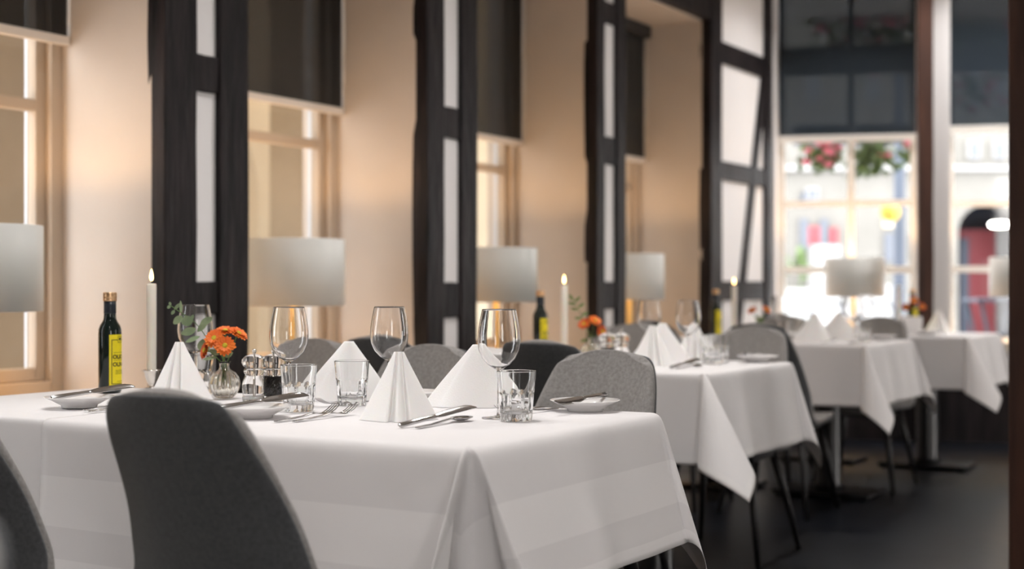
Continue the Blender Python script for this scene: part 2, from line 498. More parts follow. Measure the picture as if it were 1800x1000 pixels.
def far_window(name, t0, t1, mull, bars, top_rail, blind_z, label, blabel, split):
    w = struct(far_obj(name), label)
    fr = MB(); y0, y1 = WO, WO + .08
    fr.box(t0, t0 + .05, y0, y1, FS, 3.22); fr.box(t1 - .045, t1, y0, y1, FS, 3.22)
    fr.box(t0 + .05, t1 - .045, y0, y1, FS, FS + .05); fr.box(t0 + .05, t1 - .045, y0, y1, 3.17, 3.22)
    fr.obj('frame', M['frame_white'], w, smooth=False, bevel=.004)
    mu = MB()
    for a in mull: mu.box(a - .024, a + .024, y0 + .01, y1 - .015, FS + .05, 3.17)
    xs = [t0 + .05] + [q for a in mull for q in (a - .024, a + .024)] + [t1 - .045]
    for z, h in bars:
        for i in range(0, len(xs), 2):
            mu.box(xs[i], xs[i + 1], y0 + .01, y1 - .015, z - h / 2, z + h / 2)
    mu.obj('muntins', M['frame_white'], w, smooth=False, bevel=.003)
    MB().box(t0 + .04, t1 - .04, y0 + .035, y0 + .041, FS + .04, 3.19).obj('glass', M['pane'], w, smooth=False)
    b = tag(far_obj('roller_blind'), blabel, 'blind', 'roller blinds of the far wall')
    MB().box(t0 + .012, t1 - .012, WO - .062, WO - .059, blind_z + .03, 3.13).obj('fabric', M['screen_far'], b, smooth=False)
    MB().box(t0 + .004, t1 - .004, WO - .075, WO - .045, blind_z, blind_z + .045).obj('bottom_rail', M['frame_white'], b, smooth=False, bevel=.004)
    MB().box(t0 + .005, t1 - .005, WO - .10, WO - .03, 3.12, 3.215).obj('cassette', M['blindbox'], b, smooth=False, bevel=.005)
    return w
dA = far_t(1490, WO)[1]
zA = lambda y: hz(y, dA)
far_window('window_far_1', tA0, tA1, [far_t(1496, WO)[0]], [(zA(357), .042), (zA(474), .05), (zA(105), .20)], None, zA(250),
           'large white far window behind a pale lamp', 'blue-black roller blind in the far window left of the brown post', None)
dB = far_t(1720, WO)[1]; zB = lambda y: hz(y, dB)
far_window('window_far_2', tB0, tB1, [], [(zB(357), .042), (zB(473), .045), (zB(100), .2)], None, zB(234),
           'white far window right of the brown post', 'blue-black roller blind in the far window right of the brown post', None)

# heavy free-standing post at the right edge of the picture
pp = trim(4.50, 4.68, .70, .88, 0, ZC, M['brown_timber'], jit=.004, label='heavy dark brown oak post rising from the floor at the right edge')

# ------------------------------------------------------------------ tables and cloths
ZT = .745                      # table board top
ZCL = ZT + .0035               # cloth top

def make_table(u0, u1, v0, v1, label, group='dining tables'):
    c = ((u0 + u1) / 2, (v0 + v1) / 2)
    t = thing('dining_table', (c[0], c[1], 0), 0, label, 'table', group)
    a, b = (u1 - u0) / 2, (v1 - v0) / 2
    box('tabletop', -a + .006, a - .006, -b + .006, b - .006, ZT - .03, ZT, M['tabletop'], t)
    MB().lathe([(0, .03), (.075, .03), (.062, .06), (.058, ZT - .06), (.06, ZT - .03), (0, ZT - .03)], 24).obj('column', M['black_steel'], t)
    w = .10
    bs = MB().box(-.15, .15, -.24, .24, .008, .03)
    bs.obj('base', M['black_steel'], t, smooth=False, bevel=.006)
    for x, y in ((-.12, -.21), (.12, -.21), (-.12, .21), (.12, .21)):
        MB().lathe([(0, 0), (.02, 0), (.02, .009), (0, .009)], 16, x, y).obj('foot', M['black_steel'], t)
    return t

def cloth(name, u0, u1, v0, v1, drop, sides, label, zlift=0., seed=1, flare=None, fin=None, group='white tablecloths', wav=None, push=0., mat='cloth_plain', drops=None):
    """sides: string of F (u0), R (v0), B (u1), L (v1) edges that hang. Edge order walks F from v1 to v0, R, B, L."""
    rnd = random.Random(seed)
    z0 = ZCL + zlift
    step = .022
    def dr(side): return (drops or {}).get(side, drop)
    nu = max(4, int((u1 - u0) / step)); nv = max(4, int((v1 - v0) / step))
    verts = []; uvs = []; faces = []
    def U(i): return u0 + (u1 - u0) * i / nu
    def Vv(j): return v0 + (v1 - v0) * j / nv
    def hemdist(u, v):
        d = []
        if 'F' in sides: d.append(u - u0 + drop)
        if 'B' in sides: d.append(u1 - u + drop)
        if 'R' in sides: d.append(v - v0 + drop)
        if 'L' in sides: d.append(v1 - v + drop)
        return min(d)
    idx = {}
    for i in range(nu + 1):
        for j in range(nv + 1):
            idx[i, j] = len(verts)
            verts.append((U(i), Vv(j), z0)); uvs.append((hemdist(U(i), Vv(j)), 0))
    for i in range(nu):
        for j in range(nv):
            faces.append((idx[i, j], idx[i + 1, j], idx[i + 1, j + 1], idx[i, j + 1]))
    N = {'F': Vector((-1, 0)), 'R': Vector((0, -1)), 'B': Vector((1, 0)), 'L': Vector((0, 1))}
    ring = 'FRBL'
    k0 = next((i for i in range(4) if ring[i] in sides and ring[i - 1] not in sides), 0)
    seq = [ring[(k0 + i) % 4] for i in range(4) if ring[(k0 + i) % 4] in sides]
    edge = {'F': [(0, j) for j in range(nv, -1, -1)], 'R': [(i, 0) for i in range(nu + 1)],
            'B': [(nu, j) for j in range(nv + 1)], 'L': [(i, nv) for i in range(nu, -1, -1)]}
    flare = flare or {}; fin = fin or {}; wav = wav or {}
    st = []                     # stations: (grid vertex, direction, length, is_first_row_shared)
    closed = len(seq) == 4
    for k, s in enumerate(seq):
        n = N[s]; pts = edge[s]; m = len(pts)
        tng = Vector((-n.y, n.x))
        L = (v1 - v0) if s in 'FB' else (u1 - u0)
        f0, f1 = flare.get(s, (.10, .10))
        ph = rnd.uniform(0, 6); ph2 = rnd.uniform(0, 6)
        for q, ij in enumerate(pts):
            t = q / (m - 1); x = t * L
            f = f0 + (f1 - f0) * smoothstep(t)
            mid = math.sin(PI * t)
            w = (.055 * math.sin(x * 13 + ph) + .035 * math.sin(x * 27 + ph2) + .03) * mid * wav.get(s, 1.)
            dirv = Vector((n.x * (f + w), n.y * (f + w), -1))
            st.append((ij, n, dirv, dr(s)))
        nxt = seq[(k + 1) % len(seq)]
        if k + 1 < len(seq) or closed:
            if pts[-1] != edge[nxt][0]: continue
            n2 = N[nxt]; g = (n + n2).normalized(); p = (n2 - n).normalized()
            prm = dict(A=.62, w=.17, lean=.0); prm.update(fin.get(s + nxt, {}))
            g0, g1 = flare.get(s, (.1, .1))[1], flare.get(nxt, (.1, .1))[0]
            K = 26
            for q in range(1, K):
                t = q / K; phi = t * PI / 2
                a0 = (g0 * (1 - t) + g1 * t) / math.sqrt(2)
                sn = math.sin(PI * t)
                a = a0 + (prm['A'] - a0) * sn ** 1.3
                b = -(g0 * (1 - t) - g1 * t) / math.sqrt(2) - prm['w'] * math.sin(2 * PI * t) + prm['lean'] * sn
                if 'pts' in prm:
                    cp = [(g0 / math.sqrt(2), -g0 / math.sqrt(2), 0)] + [(x_, y_, 0) for x_, y_ in prm['pts']] + [(g1 / math.sqrt(2), g1 / math.sqrt(2), 0)]
                    c_ = catmull(cp, K + 1)[q]; a, b = c_.x, c_.y
                o = g * a + p * b
                Lr = (dr(s) * (1 - t) + dr(nxt) * t) / max(math.cos(phi), math.sin(phi)) * (1 + (prm.get('ext', 1) - 1) * sn)
                og = (n * math.cos(phi) + n2 * math.sin(phi)).normalized()
                dv = Vector((o.x, o.y, -1))
                st.append((pts[-1], og, dv, Lr))
    rows = [0, .003, .007, .013, .022, .035, .055, .085, .12, .16, .21, .27, .34, .42, .50, .58, .66, .74, .82, .90, .96, 1.0]
    R0 = .008
    cols = []
    for ij, n, dv, L in st:
        base = verts[idx[ij]]; col = [idx[ij]]
        d = dv.normalized()
        for r in rows[1:]:
            s = r * L
            e = 1 - math.exp(-s / R0)
            ox = Vector((n.x, n.y, 0)) * (R0 * e * .9 + push * e)
            y = Vector(base) + ox + d * s + Vector((0, 0, R0 * e * .75))
            col.append(len(verts)); verts.append(tuple(y)); uvs.append(((1 - r) * drop, 0))
        cols.append(col)
    pairs = list(zip(cols, cols[1:]))
    if closed: pairs.append((cols[-1], cols[0]))
    for A, B in pairs:
        for r in range(len(rows) - 1):
            q = [A[r], A[r + 1], B[r + 1], B[r]]
            qq = []
            for x in q:
                if x not in qq: qq.append(x)
            if len(qq) >= 3: faces.append(tuple(qq))
    o = mesh(name, verts, faces, M[mat])
    fixn = bmesh.new(); fixn.from_mesh(o.data); bmesh.ops.recalc_face_normals(fixn, faces=fixn.faces); fixn.to_mesh(o.data); fixn.free()
    ul = o.data.uv_layers.new(name='hem')
    for lp in o.data.loops: ul.data[lp.index].uv = uvs[lp.vertex_index]
    sm = o.modifiers.new('solid', 'SOLIDIFY'); sm.thickness = .0012; sm.offset = 1
    tag(o, label, 'tablecloth', group)
    return o

T1 = (2.02, 2.80, 1.29, 2.86); T2 = (4.08, 4.90, 1.70, 3.08); T3 = (6.40, 7.20, 1.88, 3.08); T4 = (7.72, 8.50, 1.72, 2.95)
make_table(2.02, 2.755, 1.268, 2.06, 'front dining table board under the nearest white cloth, aisle half')
make_table(2.02, 2.76, 2.065, 2.86, 'front dining table board under the nearest white cloth, window half')
make_table(4.08, 4.87, 1.70, 2.385, 'dining table on black pedestal under the second white cloth, aisle half')
make_table(4.08, 4.87, 2.395, 3.08, 'dining table on black pedestal under the second white cloth, window half')
make_table(6.40, 7.20, 1.88, 2.475, 'dining table on black pedestal under the third greyish cloth, aisle half')
make_table(6.40, 7.20, 2.485, 3.08, 'dining table on black pedestal under the third greyish cloth, window half')
make_table(7.72, 8.50, 1.72, 2.33, 'dining table under the farthest cloth beside the brown post, aisle half')
make_table(7.72, 8.50, 2.34, 2.95, 'dining table under the farthest cloth, half away from the aisle')

cloth('tablecloth', 2.02, 2.755, 2.20, 2.86, .28, 'FLB', 'white under cloth on the window half of the front table', zlift=0, seed=3, drops={'F': .312},
      flare={'F': (.02, .02), 'L': (.1, .1), 'B': (.03, .03)}, wav={'F': 0, 'B': 0})
cloth('tablecloth', 2.02, 2.755, 1.268, 2.27, .28, 'FRB', 'white satin banded cloth over the aisle half of the front table', zlift=.002, seed=5, drops={'F': .312},
      flare={'F': (.03, .16), 'R': (.26, .24), 'B': (.16, .06)}, wav={'F': .35, 'B': .3, 'R': .7},
      fin={'FR': dict(pts=[(.24, -.28), (.30, -.36), (.16, -.27), (-.12, -.08), (-.12, .10), (.14, .28), (.30, .34)]), 'RB': dict(A=.28, w=.12, lean=.0)}, push=.010, mat='cloth')
cloth('tablecloth', 4.08, 4.87, 1.70, 3.08, .285, 'FRBL', 'white cloth with long pointed corner on the second table from the front', seed=11,
      flare={'F': (.06, .10), 'R': (.16, .16), 'B': (.2, .05), 'L': (.06, .06)}, fin={'FR': dict(A=.68, w=.20, lean=.08, ext=1.1), 'RB': dict(A=.30, w=.14)}, wav={'F': .5, 'B': .3})
cloth('tablecloth', *T3, .285, 'FRBL', 'greyish white cloth on the third table, corner point hanging over dark floor', seed=17,
      flare={'F': (.05, .10), 'R': (.16, .16), 'B': (.2, .05), 'L': (.06, .06)}, fin={'FR': dict(A=.60, w=.16, lean=-.05, ext=1.12), 'RB': dict(A=.35, w=.14)}, wav={'F': .5, 'B': .3})
cloth('tablecloth', *T4, .285, 'FRBL', 'white cloth on the farthest table beside the brown post', seed=23,
      flare={'F': (.05, .10), 'R': (.2, .2), 'B': (.1, .05), 'L': (.06, .06)}, fin={'FR': dict(A=.55, w=.24, lean=.05, ext=1.1), 'RB': dict(A=.35, w=.14)})
TOP = ZCL + .0015; TOP1 = TOP + .0025

# ------------------------------------------------------------------ chairs
def make_chair():
    c = thing('dining_chair', (0, 0, 0), 0, '', 'chair')
    prof = [(.215, 0, .384), (.205, 0, .404), (.12, 0, .411), (.0, 0, .405), (-.10, 0, .401), (-.165, 0, .420), (-.20, 0, .480), (-.228, 0, .565), (-.258, 0, .66), (-.288, 0, .75), (-.305, 0, .80), (-.318, 0, .838), (-.323, 0, .856)]
    hws = [.170, .190, .214, .224, .225, .221, .214, .200, .181, .161, .148, .133, .110]
    nr, nc = 40, 17
    P = catmull(prof, nr); Wd = [v.x for v in catmull([(w, 0, 0) for w in hws], nr)]
    def grid(scale, shift):
        vs = []; fs = []
        for i in range(nr):
            a = P[min(i + 1, nr - 1)] - P[max(i - 1, 0)]
            nrm = Vector((-a.z, 0, a.x)).normalized()
            if nrm.z < 0 and i < 15: nrm = -nrm
            h = max(0, min(1, (P[i].z - .415) / .12)); sn = i / (nr - 1)
            for j in range(nc):
                y = -1 + 2 * j / (nc - 1)
                p = P[i].copy()
                p.y = y * Wd[i] * scale
                p.x += h * .065 * (abs(y) ** 2.2) * (1 - .55 * smoothstep((P[i].z - .62) / .22))
                p.z += (1 - h) * .008 * abs(y) ** 2.5 - .013 * smoothstep((P[i].z - .72) / .13) * abs(y) ** 3.2
                vs.append(p)
        for i in range(nr - 1):
            for j in range(nc - 1):
                fs.append((i * nc + j, i * nc + j + 1, (i + 1) * nc + j + 1, (i + 1) * nc + j))
        return vs, fs
    vs, fs = grid(.965, 0)
    vs = vs[:-nc]; fs = fs[:-(nc - 1)]
    o = mesh('back_shell', vs, fs, M['shell'], c)
    # which way do the normals point?  +x / +z is the sitting side
    up = o.data.polygons[(nr // 4) * (nc - 1) + nc // 2].normal.z > 0
    sgn = 1 if up else -1
    s = o.modifiers.new('solid', 'SOLIDIFY'); s.thickness = .009; s.offset = -sgn
    b = o.modifiers.new('sub', 'SUBSURF'); b.levels = 1; b.render_levels = 1
    vs, fs = grid(1.0, 0)
    o = mesh('upholstery', vs, fs, M['pad'], c)
    s = o.modifiers.new('solid', 'SOLIDIFY'); s.thickness = .026; s.offset = sgn
    b = o.modifiers.new('sub', 'SUBSURF'); b.levels = 1; b.render_levels = 1
    box('seat_frame', -.13, .15, -.15, .15, .365, .396, M['black_wood'], c, bevel=.01)
    for sx, fx in ((.13, .21), (-.12, -.235)):
        for sy in (-1, 1):
            MB().tube([(sx, sy * .14, .385), ((sx + fx) / 2, sy * .172, .21), (fx, sy * .205, 0)], [.018, .0145, .010], 12).obj('leg', M['black_wood'], c)
    return c
CH = Proto(make_chair())
GA = 'upholstered shell chairs'
def chair(u, v, face, label, turn=0.):
    """u,v = middle of the top of the backrest"""
    rz = (0 if face > 0 else PI) + math.radians(turn)
    off = Vector((.323 * math.cos(rz), .323 * math.sin(rz)))
    CH.put((u + off.x, v + off.y, 0), rz, label, 'chair', GA)
chair(1.625, 1.595, 1, 'nearest dark charcoal chair, its back hiding part of the front table', 0)
chair(1.63, 2.215, 1, 'dark charcoal chair back cut off by the left picture edge beside the nearest chair', 0)
chair(.74, .972, -1, 'blurred light grey chair corner in the bottom left corner of the picture', 0)
chair(3.24, 1.60, -1, 'light grey chair facing us behind the bread plate at the front table corner', 0)
chair(3.30, 2.17, -1, 'light grey chair facing us between the two big napkins of the front table', 0)
chair(3.48, 2.72, -1, 'light grey chair facing us behind the left wine glass, half hidden by a napkin', 0)
chair(3.69, 2.07, 1, 'charcoal chair back below the second oil bottle, just left of the corner chair', 0)
chair(3.76, 2.72, 1, 'charcoal chair back showing behind the wine glass in the middle of the front table', 0)
chair(5.42, 2.03, -1, 'grey chair facing us at the aisle end of the second table, above a bread plate', 0)
chair(5.46, 2.60, -1, 'grey chair facing us behind the mills and wine glasses of the second table', 0)
chair(5.84, 2.72, 1, 'charcoal chair back at the third table behind the right wine glass of the second table', 0)
chair(5.90, 2.22, 1, 'charcoal chair back at the third table hidden behind the grey aisle chair', 0)
chair(7.50, 2.11, -1, 'dark backlit chair at the far side of the third table below the far lamp', 0)
chair(7.53, 2.65, -1, 'dark backlit chair peeping out left of the pinkish napkins on the third table', 0)

# ------------------------------------------------------------------ table ware
def make_wine_glass():
    g = thing('wine_glass', (0, 0, 0), 0, '', 'glass')
    # outer then inner wall of the bowl
    outer = [(.0045, .098), (.010, .1005), (.022, .108), (.034, .121), (.0415, .138), (.0438, .155), (.0428, .175), (.0392, .198), (.0352, .2175), (.03462, .2202), (.0345, .2206)]
    inner = [(.0338, .2206), (.03366, .2202), (.03425, .2175), (.0382, .198), (.0418, .175), (.0428, .155), (.0404, .138), (.033, .122), (.021, .1095), (.009, .1025), (0, .1015)]
    mid = [(.03415, .2210)]
    MB().lathe([(0, .0975)] + outer + mid + inner, 48).obj('bowl', M['glass'], g)
    MB().lathe([(0, .0972), (.0044, .0972), (.0038, .085), (.0034, .06), (.0035, .03), (.0042, .012), (.0048, .0062), (0, .0062)], 20).obj('stem', M['glass'], g)
    MB().lathe([(0, .0058), (.005, .0058), (.012, .0038), (.024, .0022), (.034, .0016), (.0352, .0009), (.0345, .0002), (0, .0002)], 48).obj('foot', M['glass'], g)
    return g
WG = Proto(make_wine_glass())

def make_tumbler():
    n = 60
    def fn(r, z, a):
        k = smoothstep((.0585 - z) / .003) * smoothstep((z + .004) / .01)
        w = abs(math.cos(a * 5)) # ten arches
        return r * (1 + k * (.105 * (w ** .5) - .085))
    outer = [(0, .0), (.028, .0), (.0305, .0008), (.0312, .002), (.0322, .01), (.0335, .03), (.0348, .048), (.0353, .0545), (.0358, .0565), (.0364, .0590), (.0366, .062), (.0372, .075), (.0388, .092), (.03935, .0985), (.03945, .0995)]
    def fo(r, z, a): return fn(r, z, a)
    inner = [(.0388, .1001), (.0381, .0999), (.0377, .0994), (.0375, .0985), (.0370, .092), (.0352, .075), (.0335, .058), (.0315, .04), (.029, .024), (.025, .0165), (.012, .0145), (0, .014)]
    mb = MB()
    def both(r, z, a): return r
    # single lathe, facets only on the outer wall
    k = len(outer); cnt = [0]
    vs = []
    mb.lathe(outer + inner, n, fn=lambda r, z, a: fn(r, z, a) if (r, z) in SET else r)
    return mb
SET = set()
for q in [(0, .0), (.028, .0), (.0312, .002), (.0322, .01), (.0335, .03), (.0348, .048), (.0353, .0545), (.0358, .0565)]: SET.add(q)
tb = make_tumbler().obj('water_tumbler', M['glass_thick'])
TB = Proto(tb)

def crease_ends(o, H):
    at_ = o.data.attributes.get('crease_edge') or o.data.attributes.new('crease_edge', 'FLOAT', 'EDGE')
    for e in o.data.edges:
        a, b = (o.data.vertices[i].co.z for i in e.vertices)
        if (a > H - 1e-5 and b > H - 1e-5) or (a < 1e-5 and b < 1e-5): at_.data[e.index].value = 1.

def make_napkin():
    plan = [(-.086, .012), (-.058, -.020), (-.031, -.046), (-.024, -.052), (-.019, -.046), (-.016, -.022), (-.010, -.050), (.000, -.060), (.010, -.050), (.015, -.022), (.019, -.046), (.025, -.052), (.032, -.046),
            (.058, -.018), (.084, .014), (.074, .024), (.040, .014), (.0, .034), (-.040, .014), (-.076, .022)]
    top = [(-.011, .002), (-.009, -.002), (-.0075, -.006), (-.0065, -.008), (-.0055, -.006), (-.0045, -.002), (-.0025, -.0075), (0, -.0095), (.0025, -.0075), (.0045, -.002), (.0055, -.006), (.0065, -.008), (.0075, -.006),
           (.008, -.002), (.010, .002), (.009, .004), (.005, .003), (0, .006), (-.005, .003), (-.009, .004)]
    H = .136; rows = 14; vs = []; fs = []; n = len(plan)
    for r in range(rows + 1):
        t = r / rows
        for (a, b), (c, d) in zip(plan, top):
            k = t ** .92
            bul = 1 + .035 * math.sin(PI * t)
            vs.append(((a * (1 - k) + c * k) * bul, (b * (1 - k) + d * k) * bul, H * t))
    for r in range(rows):
        for i in range(n):
            j = (i + 1) % n
            fs.append((r * n + i, r * n + j, (r + 1) * n + j, (r + 1) * n + i))
    fs.append(tuple(rows * n + i for i in range(n)))
    o = mesh('folded_napkin', vs, fs, M['napkin']); fix(o); crease_ends(o, H)
    b = o.modifiers.new('sub', 'SUBSURF'); b.levels = 1; b.render_levels = 2
    return o
NP = Proto(make_napkin())

def make_napkin_side():
    """the same fold seen open: two broad wings meeting in a ridge, with a rolled hem at one foot"""
    plan = [(-.130, .014), (-.096, -.006), (-.088, -.010), (-.080, -.022), (-.02, -.036), (.030, -.040), (.075, -.014), (.112, .012), (.106, .022), (.045, .010), (0, .022), (-.05, .018), (-.120, .026)]
    top = [(-.012, .002), (-.009, -.002), (-.007, -.003), (-.005, -.004), (.0, -.006), (.003, -.006), (.008, -.002), (.012, .002), (.010, .005), (.004, .004), (0, .005), (-.005, .004), (-.010, .005)]
    H = .138; rows = 12; vs = []; fs = []; n = len(plan)
    for r in range(rows + 1):
        t = r / rows
        for (a, b), (c, d) in zip(plan, top):
            bul = 1 + .03 * math.sin(PI * t)
            vs.append(((a * (1 - t) + c * t) * bul, (b * (1 - t) + d * t) * bul, H * t))
    for r in range(rows):
        for i in range(n):
            j = (i + 1) % n
            fs.append((r * n + i, r * n + j, (r + 1) * n + j, (r + 1) * n + i))
    fs.append(tuple(rows * n + i for i in range(n)))
    o = mesh('folded_napkin', vs, fs, M['napkin']); fix(o); crease_ends(o, H)
    b = o.modifiers.new('sub', 'SUBSURF'); b.levels = 1; b.render_levels = 2
    return o
NS = Proto(make_napkin_side())

def make_plate():
    pr = [(0, .006), (.032, .006), (.034, .0), (.038, 0), (.039, .005), (.056, .014), (.074, .0225), (.0752, .0235), (.0745, .0245), (.055, .0165), (.038, .0095), (.0, .0085)]
    return MB().lathe(pr, 56).obj('bread_plate', M['porcelain'])
PL = Proto(make_plate())

def make_knife():
    k = thing('knife', (0, 0, 0), 0, '', 'knife')
    # runs along +x, handle first
    MB().loft([(0, 0, .0032, .006, .003), (.004, 0, .0034, .0105, .0055), (.05, 0, .0034, .0095, .0058), (.085, 0, .0034, .0078, .0056), (.098, 0, .0034, .0085, .0048), (.105, 0, .0034, .0075, .004)]).obj('handle', M['steel'], k, bevel=.0012)
    MB().loft([(.103, .0005, .0034, .007, .0026), (.110, .0004, .0034, .0110, .0019), (.125, .0010, .0034, .0145, .0017), (.175, .0018, .0034, .0160, .0013), (.200, .0012, .0034, .0150, .0011), (.213, -.0012, .0034, .0105, .0009), (.221, -.0045, .0034, .0030, .0008)]).obj('blade', M['steel'], k, bevel=.0003)
    return k
KN = Proto(make_knife())

def make_fork():
    k = thing('fork', (0, 0, 0), 0, '', 'fork')
    MB().loft([(0, 0, .0022, .006, .0018), (.004, 0, .0024, .0115, .0026), (.05, 0, .0030, .0092, .003), (.09, 0, .0052, .006, .0034), (.118, 0, .0085, .0052, .0036), (.132, 0, .0088, .008, .003), (.142, 0, .0070, .018, .0022), (.152, 0, .0055, .0235, .0018), (.158, 0, .0050, .0242, .0017)]).obj('handle', M['steel'], k, bevel=.0006)
    t = MB()
    for i in range(4):
        y = -.0096 + .0064 * i
        t.loft([(.156, y, .0050, .0042, .0017), (.172, y, .0062, .0034, .0018), (.188, y * 1.02, .0112, .0030, .0016), (.200, y * 1.02, .0175, .0022, .0014), (.206, y * 1.02, .0212, .0010, .0010)])
    t.obj('tines', M['steel'], k, bevel=.0003)
    return k
FK = Proto(make_fork())

def make_spoon():
    k = thing('spoon', (0, 0, 0), 0, '', 'spoon')
    MB().loft([(0, 0, .0022, .006, .0018), (.004, 0, .0024, .0115, .0026), (.05, 0, .0030, .0092, .003), (.09, 0, .0055, .006, .0034), (.125, 0, .0085, .0055, .0034), (.142, 0, .0072, .0075, .0026)]).obj('handle', M['steel'], k, bevel=.0006)
    vs = []; fs = []; nr, ns = 6, 24
    vs.append((.170, 0, .0015))
    for r in range(1, nr + 1):
        q = r / nr
        for s in range(ns):
            a = 2 * PI * s / ns
            vs.append((.170 + .032 * q * math.cos(a), .0195 * q * math.sin(a) * (1 + .12 * math.cos(a)), .0015 + .0065 * q * q))
    for s in range(ns): fs.append((0, 1 + s, 1 + (s + 1) % ns))
    for r in range(nr - 1):
        for s in range(ns):
            a = 1 + r * ns; b = a + ns
            fs.append((a + s, b + s, b + (s + 1) % ns, a + (s + 1) % ns))
    o = mesh('spoon_bowl', vs, fs, M['steel'], k)
    m = o.modifiers.new('solid', 'SOLIDIFY'); m.thickness = .0012; m.offset = 0
    return k
SP = Proto(make_spoon())

def text_mesh(body, size, bold=.0):
    cu = bpy.data.curves.new('lettering', 'FONT'); cu.body = body; cu.size = size; cu.offset = bold; cu.resolution_u = 3
    o = bpy.data.objects.new('lettering_tmp', cu); COL.objects.link(o)
    bpy.context.view_layer.update()
    me = bpy.data.meshes.new_from_object(o.evaluated_get(bpy.context.evaluated_depsgraph_get()))
    vs = [v.co.copy() for v in me.vertices]; fs = [tuple(p.vertices) for p in me.polygons]
    bpy.data.objects.remove(o); bpy.data.curves.remove(cu); bpy.data.meshes.remove(me)
    return vs, fs

def make_bottle():
    b = thing('oil_bottle', (0, 0, 0), 0, '', 'bottle')
    R = .0285
    pr = [(0, .002), (.022, .0005), (.0265, .001), (R, .006), (R, .150), (.0278, .160), (.0245, .170), (.019, .178), (.0158, .186), (.0150, .195), (.0148, .232), (0, .232)]
    MB().lathe(pr, 48).obj('glass_body', M['bottle'], b)
    MB().lathe([(.0149, .200), (.0153, .2005), (.0153, .2325), (.0149, .2325)], 40, closed=True).obj('neck_sleeve', M['sleeve'], b)
    def cf(r, z, a): return r * (1 + (.012 * math.cos(a * 40) if r > .0165 else 0))
    MB().lathe([(0, .231), (.0162, .231), (.0168, .2325), (.0168, .2365), (.0163, .2372), (.0163, .2385), (.0168, .2392), (.0168, .2465), (.0163, .2472), (.0168, .2480), (.0166, .2515), (.0155, .253), (0, .253)], 80, fn=cf).obj('screw_cap', M['gold'], b)
    def wrap(vs, r):    # x = metres round the bottle from the label's left edge, y = height
        return [(r * math.cos(x / R), r * math.sin(x / R), y) for x, y in vs]
    W, z0, z1 = .082, .0155, .147
    vs = []; fs = []; n = 40
    for i in range(n + 1):
        x = W * i / n
        vs += [(x, z0), (x, z1)]
    for i in range(n): fs.append((2 * i, 2 * i + 2, 2 * i + 3, 2 * i + 1))
    lab = mesh('label', wrap(vs, R + .0003), fs, M['label'], b)
    def strip(mb, x0, x1, ya, yb, r):
        k = max(1, int((x1 - x0) / .002)); vv = []; ff = []
        for i in range(k + 1):
            x = x0 + (x1 - x0) * i / k; vv += [(x, ya), (x, yb)]
        for i in range(k): ff.append((2 * i, 2 * i + 2, 2 * i + 3, 2 * i + 1))
        mb.add(wrap(vv, r), ff)
    ri = R + .0006
    fr = MB(); m0, m1 = .0055, W - .0055; a, c = .0225, .1345
    strip(fr, m0, m0 + .0018, a, c, ri); strip(fr, m1 - .0018, m1, a, c, ri); strip(fr, m0 + .0018, m1 - .0018, a, a + .0018, ri)
    strip(fr, m0 + .0018, .0225, c - .0018, c, ri); strip(fr, .0375, m1 - .0018, c - .0018, c, ri)
    lo = MB(); lx, lz = .0225, .1265
    strip(lo, lx, lx + .015, lz, lz + .0009, ri); strip(lo, lx, lx + .015, lz + .0149, lz + .0158, ri)
    strip(lo, lx, lx + .0009, lz + .0009, lz + .0149, ri); strip(lo, lx + .0141, lx + .015, lz + .0009, lz + .0149, ri)
    # little tree emblem in the square
    vv = [(lx + .0075, lz + .0075)]; ff = []
    for i in range(17):
        q = 2 * PI * i / 16; rr = .0042 * (1 + .16 * math.cos(q * 5))
        vv.append((lx + .0075 + rr * 1.15 * math.cos(q), lz + .0092 + rr * .72 * math.sin(q)))
    for i in range(16): ff.append((0, 1 + i, 2 + i))
    lo.add(wrap(vv, ri), ff); strip(lo, lx + .0068, lx + .0083, lz + .0028, lz + .0075, ri)
    fr.obj('border', M['ink'], lab); lo.obj('emblem', M['ink'], lab)
    tx = MB()
    for body, size, x, y in (('OLIO', .0152, .0086, .0862), ('OLIVA', .0152, .0086, .0672)):
        tv, tf = text_mesh(body, size, .0006)
        tx.add(wrap([(x + p.x * .90, y + p.y * .95) for p in tv], ri), tf)
    sm = tx
    rr = random.Random(4)
    for y, n0, x0 in ((.1010, .052, .0115), (.0815, .050, .0105), (.0560, .040, .016), (.0520, .036, .016), (.0480, .042, .016), (.0285, .022, .020)):
        x = x0
        while x < x0 + n0:
            w = rr.uniform(.001, .0022); strip(sm, x, x + w, y, y + .0014, ri); x += w + rr.uniform(.0006, .0014)
    tx.obj('lettering', M['ink'], lab)
    return b
BT = Proto(make_bottle())

def make_candle():
    c = thing('candle', (0, 0, 0), 0, '', 'candle')
    MB().lathe([(0, 0), (.0112, 0), (.0122, .01), (.0127, .12), (.0127, .236), (.0114, .2395), (.006, .2385), (0, .237)], 28).obj('wax', M['wax'], c)
    MB().tube([(0, 0, .236), (.0004, 0, .243), (.0012, 0, .250)], .0011, 8).obj('wick', M['wick'], c)
    MB().lathe([(0, .2465), (.0032, .2485), (.0048, .2535), (.0050, .2580), (.0042, .2640), (.0028, .2700), (.0012, .2755), (0, .2785)], 20).obj('flame', M['flame'], c)
    return c
CD = Proto(make_candle())
def make_holder():
    return MB().lathe([(0, 0), (.016, 0), (.016, .002), (.008, .004), (.006, .008), (.009, .013), (.016, .028), (.0195, .042), (.0205, .046), (.026, .0475), (.0262, .049), (.020, .0495), (.0140, .0485), (.0134, .033), (0, .0332)], 40).obj('candle_holder', M['silver'])
CHo = Proto(make_holder())

